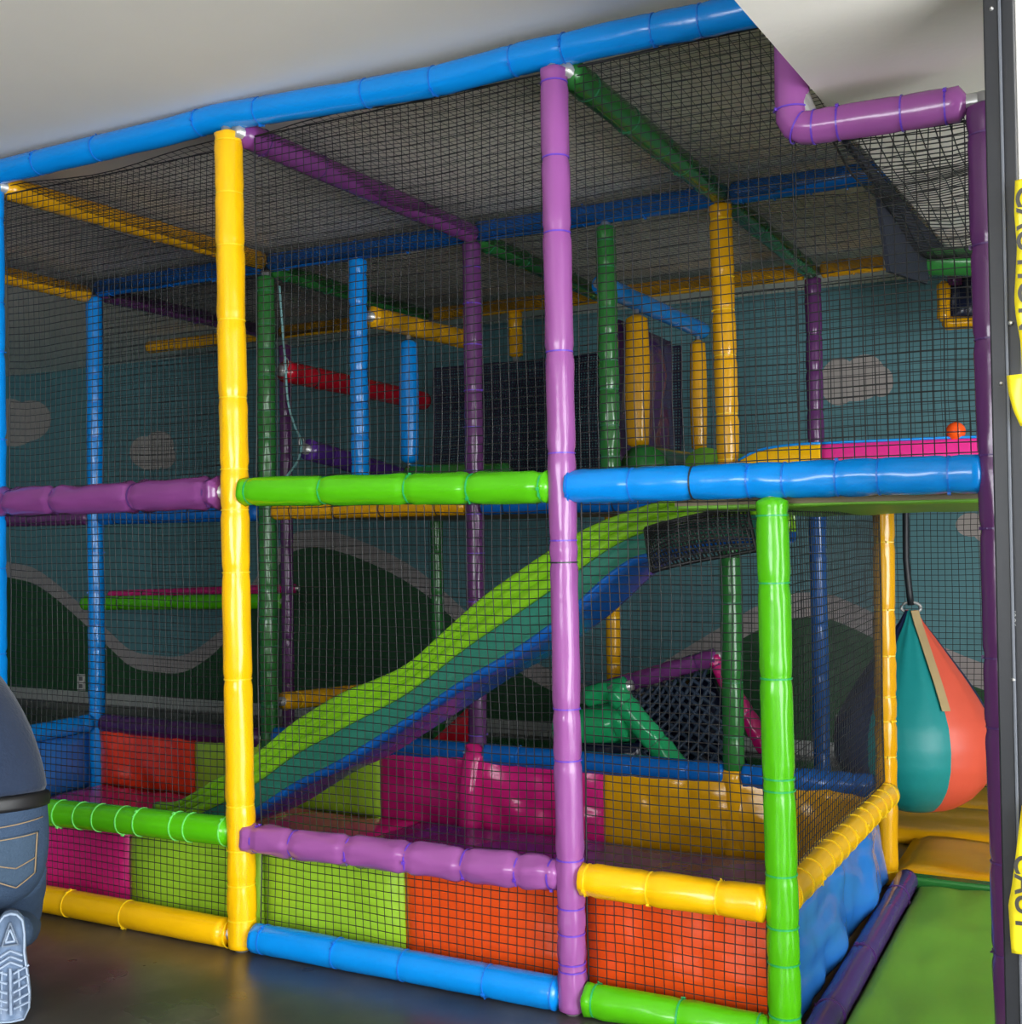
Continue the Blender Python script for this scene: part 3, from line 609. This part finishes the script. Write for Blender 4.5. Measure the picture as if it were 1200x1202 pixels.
# ------------------------------------------------------------------ punch bag
BX, BY = .60, 2.12
ctr = oY(1072, 830, BY); BX = ctr.x
ztop, zbot = oY(1068, 716, BY).z, oY(1080, 950, BY).z
bagr = thing('punch_bag', 'teardrop punch bag with navy, teal and coral segments on a dark strap', 'punch bag', (BX, BY, zbot))
prof = [(0, 0.0), (.008, .30), (.03, .50), (.08, .70), (.16, .88), (.26, .98), (.36, 1.0), (.46, .95), (.56, .82), (.66, .66), (.76, .48), (.86, .30), (.94, .15), (1.0, .07)]
RB = .315
def bag_r(t): return RB*float(np.interp(t, [p[0] for p in prof], [p[1] for p in prof]))
seg_cols = [('coral', (214, 88, 66)), ('teal', (22, 134, 134)), ('navy', (26, 40, 78)), ('coral', (214, 88, 66)), ('teal', (22, 134, 134)), ('navy', (26, 40, 78))]
tcp = np.concatenate([np.linspace(0, .06, 8)[:-1], np.linspace(.06, 1, 34)])
az0 = math.atan2(CAM.y-BY, CAM.x-BX)
for k, (nm, rgb) in enumerate(seg_cols):
    th0 = az0+math.radians(26)+(-k)*math.pi/3; v = []; f = []; nseg = 14
    for i, t in enumerate(tcp):
        for j in range(nseg+1):
            s = j/nseg; th = th0+s*math.pi/3; puff = 1+.05*math.sin(math.pi*s)-.012
            fold = 1+.05*math.sin(s*18+k)*max(0, t-.45)
            r_ = bag_r(t)*puff*fold; v.append((BX+r_*math.cos(th), BY+r_*math.sin(th), zbot+(ztop-zbot)*t))
    for i in range(len(tcp)-1):
        for j in range(nseg): q = i*(nseg+1)+j; f.append((q, q+1, q+nseg+2, q+nseg+1))
    mesh_obj(nm+'_segment', v, f, mat('bag_'+nm, rgb, .45, .4, .15, 22, .06), bagr)
th = az0+math.radians(26)
M_WEB = mat('tan_webbing', (170, 146, 104), .8)
wp = [V((BX+(bag_r(t)+.008)*math.cos(th), BY+(bag_r(t)+.008)*math.sin(th), zbot+(ztop-zbot)*t)) for t in np.linspace(.54, 1.0, 14)]
tg = V((-math.sin(th), math.cos(th), 0)); rd = V((math.cos(th), math.sin(th), 0)); v = []; f = []
for p_ in wp:
    for du, dr in ((-.017, 0), (.017, 0), (.017, .005), (-.017, .005)): v.append(p_+tg*du+rd*dr)
for i in range(len(wp)-1):
    for j in range(4): j2 = (j+1) % 4; f.append((i*4+j, i*4+j2, (i+1)*4+j2, (i+1)*4+j))
f += [(3, 2, 1, 0), tuple(len(v)-4+j for j in range(4))]
mesh_obj('webbing_strap', v, f, M_WEB, bagr, smooth=False)
tv, tf = tube([V((BX, BY, ztop-.02))+V((.04*math.cos(t/10*math.pi), 0, .022*math.sin(t/10*math.pi)+.03)) for t in range(21)], lambda s, th: .006, 8, .012); mesh_obj('shackle', tv, tf, M_STEEL, bagr)
tv, tf = tube([V((BX, BY, ztop+.02)), V((BX-.015, BY, ztop+.2)), V((BX-.012, BY, 1.42))], lambda s, th: .019 if abs(math.sin(th)) < .7 else .014, 12, .05); mesh_obj('hanging_strap', tv, tf, mat('black_strap', (24, 28, 34), .5), bagr)
bar('blue padded bar carrying the strap of the punch bag', [V((.05, BY, 1.45)), V((1.6, BY, 1.45))], .04, 'deep_blue', 'blue', 5, wr=.2)
# small outlet plates on the mural wall
for u, v_, w_, h_, lb in ((95, 801, 9, 20, 'small white outlet plate on the painted hill by the blue post'), (984, 845, 6, 12, 'small white outlet plate on the painted hill near the punch bag')):
    c = oY(u, v_, ROOM_B-.012); e = oY(u+w_/2, v_+h_/2, ROOM_B-.012); hw, hh = abs(e.x-c.x), abs(e.z-c.z)
    op = thing('outlet_plate', lb, 'outlet', (c.x, ROOM_B-.012, c.z-hh)); box('cover', c.x-hw, c.x+hw, ROOM_B-.012, ROOM_B-.004, c.z-hh, c.z+hh, M_WHITE, op, .002)
    for dz in (-.45, .45): box('socket', c.x-hw*.45, c.x+hw*.45, ROOM_B-.014, ROOM_B-.012, c.z+dz*hh-hh*.25, c.z+dz*hh+hh*.25, mat('grey_plastic', (120, 120, 120), .5), op)
# ------------------------------------------------------------------ nets
NY = .03
net('tall black net between the blue post and the bright yellow post', (-2*BA+.04, NY, .05), (BA-.085, 0, 0), (0, 0, 2.53), seed=1)
net('tall black net between the bright yellow post and the lilac post', (-BA+.05, NY, .05), (BA-.09, 0, 0), (0, 0, 2.55), seed=2)
net('black net between the lilac post and the short lime post', (.04, NY, .05), (HX-.075, 0, 0), (0, 0, 1.36), seed=3)
net('upper black net right of the lilac post above the long blue bar', (.04, NY, 1.46), (.60, 0, 0), (0, 0, 1.14), seed=4, eb=1)
net('upper black net below the lilac pipe with the elbow', (.645, NY, 1.46), (.43, 0, 0), (0, 0, .83), seed=5, eb=1)
net('black side net above the amber side bar at the entry', (HX, .05, .39), (0, R2-.1, 0), (0, 0, .99), seed=6)
for k, (X0, X1, lb) in enumerate(((-4*BA, -3*BA, 'dark back net near the wall left of the plum post'), (-3*BA, -2*BA, 'dark back net near the wall behind the bright yellow post'), (-2*BA, -BA, 'dark back net near the wall below the upper deck'),
                                  (-BA, 0, 'dark back net near the wall behind the lower slide area'), (0, 1.45, 'dark back net near the wall behind the punch bag'))):
    net(lb, (X0+.03, R3+.03, .08), (X1-X0-.06, 0, 0), (0, 0, 2.48), cell=.028, r=.0013, seed=10+k, step=.16)
net('black net of the second row left of the dark green post', (-3*BA+.04, R2+.02, 1.46), (BA-.08, 0, 0), (0, 0, 1.12), cell=.026, seed=16, step=.16)
for k, (X0, X1, lb) in enumerate(((-3*BA, -2*BA, 'black roof net between the two amber roof beams'), (-2*BA, -BA, 'black roof net between the amber and the dark purple roof beams'), (-BA, 0, 'black roof net between the dark purple and the dark green roof beams'), (0, .645, 'black roof net between the dark green roof beam and the soffit'))):
    net(lb, (X0+.02, .03, 2.60), (X1-X0-.04, 0, 0), (0, R2-.06, 0), cell=.028, r=.0010, seed=20+k, sag=-.03, step=.12)
for k, (X0, X1, lb) in enumerate(((-3*BA, -2*BA, 'shadowed roof net behind the tall dark green post'), (-2*BA, -BA, 'shadowed roof net behind the short blue post'), (-BA, 0, 'shadowed roof net behind the upper amber post'), (0, .68, 'roof net by the teal wall beside the black sheet'))):
    net(lb, (X0+.02, R2+.03, 2.60), (X1-X0-.04, 0, 0), (0, R3-R2-.06, 0), cell=.028, r=.0010, seed=30+k, sag=-.03, step=.12)
net('low roof net hanging under the lowered ceiling over the entry', (.735, .03, 2.29), (.35, 0, 0), (0, R2-.08, 0), cell=.03, r=.0017, seed=40, sag=-.05, step=.1)
# ------------------------------------------------------------------ door jamb, white leaf standing in for daylight, barrier tape (right edge)
YJ = -.45
j0, j1, j2 = oY(1167, 600, YJ).x, oY(1186, 600, YJ).x, oY(1203, 640, YJ).x
jb = thing('door_jamb', 'dark grey metal door jamb with bolts in front of the purple post', 'door jamb', ((j0+j1)/2, YJ, 0))
box('main_profile', j0, j1, YJ, YJ+.09, 0, SZ, M_DARKF, jb, .003)
box('side_flange', j1+.0015, j2, YJ+.012, YJ+.09, 0, SZ, M_DARKF, jb, .002)
box('edge_bead', j1-.002, j1+.003, YJ-.003, YJ+.01, 0, SZ, mat('light_metal_edge', (84, 88, 96), .5, metal=0), jb, .001)
for u, v_ in ((1164, 10), (1186, 379), (1190, 798), (1175, 450)):
    c = oY(u, v_, YJ-.001); tv, tf = tube([c+V((0, .006, 0)), c+V((0, -.004, 0))], lambda s, th: .0045, 10, .01, True, .003); mesh_obj('bolt', tv, tf, M_STEEL, jb)
def text(name, body, loc, rot, size, m, parent, ext=.0004, bold=0):
    cu = bpy.data.curves.new(name, 'FONT'); cu.body = body; cu.size = size; cu.extrude = ext; cu.offset = bold; cu.align_x = 'LEFT'
    t = bpy.data.objects.new(name, cu); COL.objects.link(t); dg = bpy.context.evaluated_depsgraph_get()
    me = bpy.data.meshes.new_from_object(t.evaluated_get(dg)); bpy.data.objects.remove(t)
    me.materials.clear(); me.materials.append(m); o = bpy.data.objects.new(name, me); link(o, parent); o.location = V(loc)-parent_world(parent); o.rotation_euler = rot
    return o
c = oY(1186, 734, YJ+.0115)
text('stamped_number', '10 8.6', (c.x+.002, YJ+.0112, c.z+.03), (math.radians(90), math.radians(90), 0), .013, mat('print_grey', (150, 152, 150), .5), jb)
struct(box('daylight_standin_leaf', j2, j2+.72, YJ+.06, YJ+.09, .01, SZ-.02, M_WHITE, None, .002))  # plain white leaf added to stand in for blown-out daylight beside the jamb
M_TAPE = mat('tape_yellow', (246, 226, 40), .3, .5, 0, 10, .03); M_TTXT = mat('tape_black', (52, 50, 44), .5)
def tape(label, pts, w, body, size, up0, drop=0):
    """hanging plastic barrier tape: left edge through pts (x, y, z), width w to the right, slight ripples"""
    root = thing('barrier_tape', label, 'tape', V(pts[-1]), 'yellow barrier tape on the door jamb'); v = []; f = []
    P, L = resample(pts, .01); nw = 8
    for p_, s in P:
        for k in range(nw+1): v.append(p_+V((w*k/nw, -.004*math.sin(s*30+k*.5)-.006*math.sin(k/nw*3.1), drop*k/nw)))
    for i in range(len(P)-1):
        for k in range(nw): q = i*(nw+1)+k; f.append((q, q+1, q+nw+2, q+nw+1))
    o = mesh_obj('tape_strip', v, f, M_TAPE, root); sd = o.modifiers.new('thickness', 'SOLIDIFY'); sd.thickness = .0006
    x = P[len(P)//2][0]
    if body: text('printed_word', body, (x.x+.006, x.y-.0165, up0), (math.radians(90), math.radians(90), 0), size, M_TTXT, root, .0004, .001)
    return root
t0 = [oY(u, v_, YJ-.02) for u, v_ in ((1192, 212), (1191, 250), (1194, 290), (1191, 350), (1193, 372), (1198, 400), (1200, 430))]
tape('upper strip of yellow caution tape hanging by the jamb', t0, .075, 'CAUTION', .062, t0[0].z-.015)
t1 = [oY(u, v_, YJ-.02) for u, v_ in ((1182, 441), (1184, 460), (1190, 482), (1198, 500))]
tape('short curled end of yellow tape sticking to the jamb', t1, .06, '', .05, 0)
t2 = [oY(u, v_, YJ-.02) for u, v_ in ((1200, 945), (1195, 985), (1188, 1040), (1184, 1062), (1188, 1118))]
tape('lower loose strip of yellow caution tape with dark lettering', t2, .075, 'CAUT', .055, oY(1195, 1000, YJ-.02).z)
# ------------------------------------------------------------------ person kneeling at the left, seen from behind
G = V((-.75, .66, 0)).normalized(); RT = V((G.y, -G.x, 0)); PB = V((-1.585, -.61, 0))
def L2W(x, y, z): return PB+RT*x+G*y+V((0, 0, z))
per = thing('person', 'person in navy shirt and blue jeans kneeling with back turned beside the frame', 'person', PB)
def skin(name, joints, edges, m, parent, sub=2, root=0):
    me = bpy.data.meshes.new(name); me.from_pydata([tuple(L2W(*j[:3])-PB) for j in joints], edges, []); me.materials.append(m)
    o = bpy.data.objects.new(name, me); link(o, parent); o.location = PB-parent_world(parent)
    sk = o.modifiers.new('skin', 'SKIN'); sk.use_smooth_shade = True
    for i, j in enumerate(joints):
        r_ = j[3] if isinstance(j[3], tuple) else (j[3], j[3])
        me.skin_vertices[0].data[i].radius = r_; me.skin_vertices[0].data[i].use_root = (i == root)
    ss = o.modifiers.new('subdivision', 'SUBSURF'); ss.levels = ss.render_levels = sub
    return o
M_SKIN = mat('skin', (206, 154, 126), .5, .4); M_SHIRT = mat('navy_cotton', (38, 50, 72), .85, .2, .3, 90, .08, 20, sheen=.2)
M_JEAN = mat('blue_denim', (60, 78, 102), .85, .2, .4, 160, .18, 14); M_STIT = mat('stitching', (150, 128, 100), .7); M_HAIR = mat('dark_hair', (40, 30, 26), .6, .4, .5, 90, .2, 30)
# torso leaning forward and to the left
T = [(0, 0, .40, .12), (-.01, .02, .56, .12), (-.04, .10, .74, .12), (-.11, .24, .88, .11), (-.15, .33, .97, .06), (-.17, .44, 1.07, .055), (-.18, .50, 1.15, .09), (-.18, .53, 1.23, .085),
     (-.06, .34, .86, .05), (.0, .46, .70, .045), (-.08, .60, .55, .036), (-.12, .66, .50, .03),
     (-.27, .36, .93, .06), (-.33, .52, .72, .045), (-.22, .68, .57, .036), (-.18, .73, .52, .03),
     (.085, .04, .35, .08), (.085, .30, .11, .06), (.085, -.12, .21, .042), (-.09, .04, .35, .08), (-.12, .30, .11, .06), (-.105, -.12, .21, .042)]
TE = [(0, 1), (1, 2), (2, 3), (3, 4), (4, 5), (5, 6), (6, 7), (3, 8), (8, 9), (9, 10), (10, 11), (3, 12), (12, 13), (13, 14), (14, 15), (0, 16), (16, 17), (17, 18), (0, 19), (19, 20), (20, 21)]
T = [(*j[:3], j[3]*(.86 if k not in (5, 6, 7, 10, 11, 14, 15) else 1)) for k, j in enumerate(T)]
# fingers grow out of each hand end
for base, d0 in ((11, V((-.05, .10, -.04))), (15, V((.05, .10, -.04)))):
    w0 = V(T[base][:3]); d = d0.normalized(); side = V((0, 0, 1)).cross(d).normalized()
    T.append((*(w0+d*.055), .026)); palm = len(T)-1; TE.append((base, palm))
    for q in range(4):
        off = side*((q-1.5)*.017); l_ = (.030, .036, .034, .026)[q]
        a0 = w0+d*.085+off; a1 = a0+d*l_+V((0, 0, -.012)); a2 = a1+d*l_*.6+V((0, 0, -.022))
        T += [(*a0, .0095), (*a1, .009), (*a2, .0075)]; n_ = len(T); TE += [(palm, n_-3), (n_-3, n_-2), (n_-2, n_-1)]
    th_ = w0+d*.03+side*.03; T += [(*th_, .011), (*(th_+side*.018+d*.03), .0095)]; TE += [(base, len(T)-2), (len(T)-2, len(T)-1)]
skin('body', T, TE, M_SKIN, per)
def loft(name, secs, m, parent, n=32, sub=1):
    """sections (cx, cy, z, rx, ry, tilt): ellipses across the body, tilted forwards with the spine"""
    v = []; f = []
    for cx, cy, z, rx, ry, tl in secs:
        for k in range(n):
            t = 2*math.pi*k/n; y_ = ry*math.sin(t); v.append(L2W(cx+rx*math.cos(t), cy+y_*math.cos(tl), z-y_*math.sin(tl)))
    for i in range(len(secs)-1):
        for k in range(n): k2 = (k+1) % n; f.append((i*n+k, i*n+k2, (i+1)*n+k2, (i+1)*n+k))
    f.append(tuple(range(n-1, -1, -1))); f.append(tuple((len(secs)-1)*n+k for k in range(n)))
    o = mesh_obj(name, v, f, m, parent); ss = o.modifiers.new('subdivision', 'SUBSURF'); ss.levels = ss.render_levels = sub
    return o
sh = loft('shirt', [(0, .0, .572, .172, .132, .1), (0, .0, .575, .180, .138, .1), (-.012, .03, .65, .178, .138, .35), (-.035, .09, .74, .172, .135, .5), (-.08, .17, .83, .168, .13, .6), (-.12, .25, .90, .15, .12, .7), (-.145, .31, .95, .11, .095, .7), (-.16, .36, .99, .07, .07, .6), (-.165, .37, 1.0, .066, .066, .6)], M_SHIRT, per)
skin('sleeves', [(-.12, .27, .88, .09), (-.06, .34, .86, .08), (-.01, .44, .72, .065), (-.24, .33, .90, .085), (-.32, .48, .76, .065)], [(0, 1), (1, 2), (0, 3), (3, 4)], M_SHIRT, sh)
V3 = []; F = []
for sg, xk in ((1, .085), (-1, -.115)):
    for pts_, ra, rb in (([(sg*.085, .0, .36), (xk, .30, .115)], .095, .07), ([(xk, .33, .085), (xk, -.13, .205)], .072, .052)):
        q0, q1 = L2W(*pts_[0]), L2W(*pts_[1]); Ls = (q1-q0).length
        v, f = tube([q0, q1], lambda s, th: (ra+(rb-ra)*s/Ls)*(1+.05*noise.noise(V((math.cos(th), math.sin(th), s*8)))), 20, .02, True, .05)
        o_ = len(V3); V3.extend(v); F.extend(tuple(o_+k for k in q) for q in f)
jl = mesh_obj('jeans', V3, F, M_JEAN, per)
jn = loft('seat_of_jeans', [(0, .02, .24, .06, .06, 0), (0, .01, .27, .135, .12, 0), (0, .0, .33, .172, .155, 0), (0, .0, .41, .184, .158, 0), (0, .0, .49, .182, .148, .05), (0, .0, .56, .176, .136, .1), (0, .0, .565, .17, .13, .1)], M_JEAN, jl)
def seat_y(x, z):
    zs = (.27, .33, .41, .49, .56); rx = np.interp(z, zs, (.135, .172, .184, .182, .176)); ry = np.interp(z, zs, (.12, .155, .158, .148, .136))
    return -float(ry)*math.sqrt(max(.02, 1-(x/float(rx))**2))
bt = loft('belt', [(0, 0, .530, .180, .140, .08), (0, 0, .531, .186, .148, .08), (0, 0, .552, .187, .147, .09), (0, 0, .573, .185, .143, .1), (0, 0, .574, .178, .135, .1)], mat('black_leather', (22, 22, 24), .5), per)
def patch(name, pts2, m, off, parent, sub=10, thick=.004):
    """flat shape drawn on the seat of the jeans (x right, z up) and wrapped onto it"""
    bl_, br_, tr_, tl_ = pts2; v = []; f = []
    for j in range(sub+1):
        for i in range(sub+1):
            s_, t_ = i/sub, j/sub
            x = (bl_[0]*(1-s_)+br_[0]*s_)*(1-t_)+(tl_[0]*(1-s_)+tr_[0]*s_)*t_; z = (bl_[1]*(1-s_)+br_[1]*s_)*(1-t_)+(tl_[1]*(1-s_)+tr_[1]*s_)*t_
            z -= .03*(1-abs(2*s_-1))*(1-t_); v.append(L2W(x, seat_y(x, z)-off, z))
    for j in range(sub):
        for i in range(sub): q = j*(sub+1)+i; f.append((q, q+1, q+sub+2, q+sub+1))
    o = mesh_obj(name, v, f, m, parent)
    sd_ = o.modifiers.new('thickness', 'SOLIDIFY'); sd_.thickness = thick; sd_.offset = 1
    return o
M_POCK = mat('denim_pocket', (66, 84, 104), .85, .2, .4, 160, .18, 14)
for sgn in (1, -1):
    q = [(.045, .36), (.145, .36), (.152, .475), (.04, .475)]
    q = q if sgn > 0 else [(-x, z) for x, z in (q[1], q[0], q[3], q[2])]
    pk = patch('back_pocket', q, M_POCK, .003, jn)
    pk['label'] = 'faded denim back pocket'
def stitch(x0, z0, x1, z1):
    v = []; f = []; n = 10
    for i in range(n+1):
        t_ = i/n; x, z = x0+(x1-x0)*t_, z0+(z1-z0)*t_; d_ = V((x1-x0, z1-z0)).normalized()*.0016
        v += [L2W(x-d_.y, seat_y(x-d_.y, z+d_.x)-.011, z+d_.x), L2W(x+d_.y, seat_y(x+d_.y, z-d_.x)-.011, z-d_.x)]
    for i in range(n): f.append((2*i, 2*i+1, 2*i+3, 2*i+2))
    o = mesh_obj('stitching', v, f, M_STIT, jn)
    sd_ = o.modifiers.new('thickness', 'SOLIDIFY'); sd_.thickness = .0015; sd_.offset = 1
for sgn in (1, -1):
    for x0, z0, x1, z1 in ((.042, .472, .150, .472), (.047, .36, .042, .472), (.143, .36, .150, .472), (.047, .36, .095, .333), (.143, .36, .095, .333), (.046, .405, .095, .388), (.145, .405, .095, .388), (.0, .505, .165, .51)):
        stitch(sgn*x0, z0, sgn*x1, z1)
patch('red_tab', [(.040, .43), (.049, .43), (.049, .447), (.040, .447)], MV['red'], .009, jn, 3, .002)
def shoe(x0):
    """toes tucked under: the sole stands upright and faces backwards"""
    out = [(0, .0), (.035, .004), (.05, .04), (.052, .09), (.045, .15), (.038, .20), (.039, .25), (.034, .29), (.018, .308), (0, .312)]
    ring = [(x, z) for x, z in out]+[(-x*(.92), z) for x, z in out[::-1][1:-1]]
    def pt(x, z, y): return L2W(x0+x, -.31+y+(.05*max(0, (.08-z)/.08)), .004+z)
    def loft(layers, name, m, parent):
        v = []; f = []; n = len(ring)
        for y, k, dz in layers:
            for x, z in ring: v.append(pt(x*k, z*(.5+.5*k) + dz, y))
        for i in range(len(layers)-1):
            for j in range(n): j2 = (j+1) % n; f.append((i*n+j, i*n+j2, (i+1)*n+j2, (i+1)*n+j))
        f.append(tuple(range(n))); f.append(tuple((len(layers)-1)*n+j for j in range(n-1, -1, -1)))
        o = mesh_obj(name, v, f, m, parent); ss = o.modifiers.new('subdivision', 'SUBSURF'); ss.levels = ss.render_levels = 1; return o
    so = loft([(0, .96, .004), (.004, 1.0, 0), (.022, 1.0, 0), (.026, .97, .003)], 'shoe_sole', mat('sole_rubber', (112, 132, 160), .45, .5, .2, 60, .15, 20), per)
    loft([(.024, .96, .004), (.05, .93, .008), (.08, .74, .03), (.105, .45, .06)], 'shoe_upper', mat('shoe_fabric', (52, 62, 84), .7), per)
    V3 = []; F = []
    def lug(xa, za, xb, zb, w_=.0028):
        a_, b_ = pt(xa, za, -.001), pt(xb, zb, -.001); d_ = (b_-a_).normalized(); n_ = -G; s_ = d_.cross(n_).normalized()*w_; o_ = len(V3)
        for p_ in (a_, b_):
            for q in (-s_, s_, s_*.7+n_*.006, -s_*.7+n_*.006): V3.append(p_+q)
        for j in range(4): j2 = (j+1) % 4; F.append((o_+j, o_+j2, o_+4+j2, o_+4+j))
        F.extend([(o_+3, o_+2, o_+1, o_), (o_+4, o_+5, o_+6, o_+7)])
    for k in range(1, len(ring)+1):
        (xa, za), (xb, zb) = ring[k-1], ring[k % len(ring)]; lug(xa*.9, za*.97+.006, xb*.9, zb*.97+.006, .003)
    for z in (.235, .245): lug(-.02, .225, 0, .285); lug(.02, .225, 0, .285); lug(-.02, .225, .02, .225)
    lug(-.012, .235, 0, .268); lug(.012, .235, 0, .268); lug(-.012, .235, .012, .235)
    for z in (.205, .19, .175): lug(-.03, z-.01, 0, z+.006); lug(.03, z-.01, 0, z+.006)
    for z in (.155, .13, .105, .08, .055): lug(-.046, z+.012, -.008, z-.006); lug(.046, z+.012, .008, z-.006)
    lug(0, .165, 0, .03, .004); lug(-.02, .16, -.024, .04); lug(.02, .16, .024, .04)
    mesh_obj('tread', V3, F, mat('tread_rubber', (150, 166, 188), .45), so, smooth=False)
shoe(.085); shoe(-.12)
# head: hair cap, ears, face on the far side
hc = L2W(-.18, .52, 1.20); v = []; f = []
for i in range(15):
    for j in range(24):
        t_, p_ = math.pi*.62*i/14, 2*math.pi*j/24; rr = .107*(1+.03*noise.noise(V((i*.7, j*.7, 3))))
        v.append(hc+RT*(rr*.86*math.sin(t_)*math.cos(p_))+G*(rr*1.05*math.sin(t_)*math.sin(p_)-.012)+V((0, 0, rr*1.1*math.cos(t_)-.01)))
for i in range(14):
    for j in range(24): f.append((i*24+j, (i+1)*24+j, (i+1)*24+(j+1) % 24, i*24+(j+1) % 24))
mesh_obj('hair', v, f, M_HAIR, per)
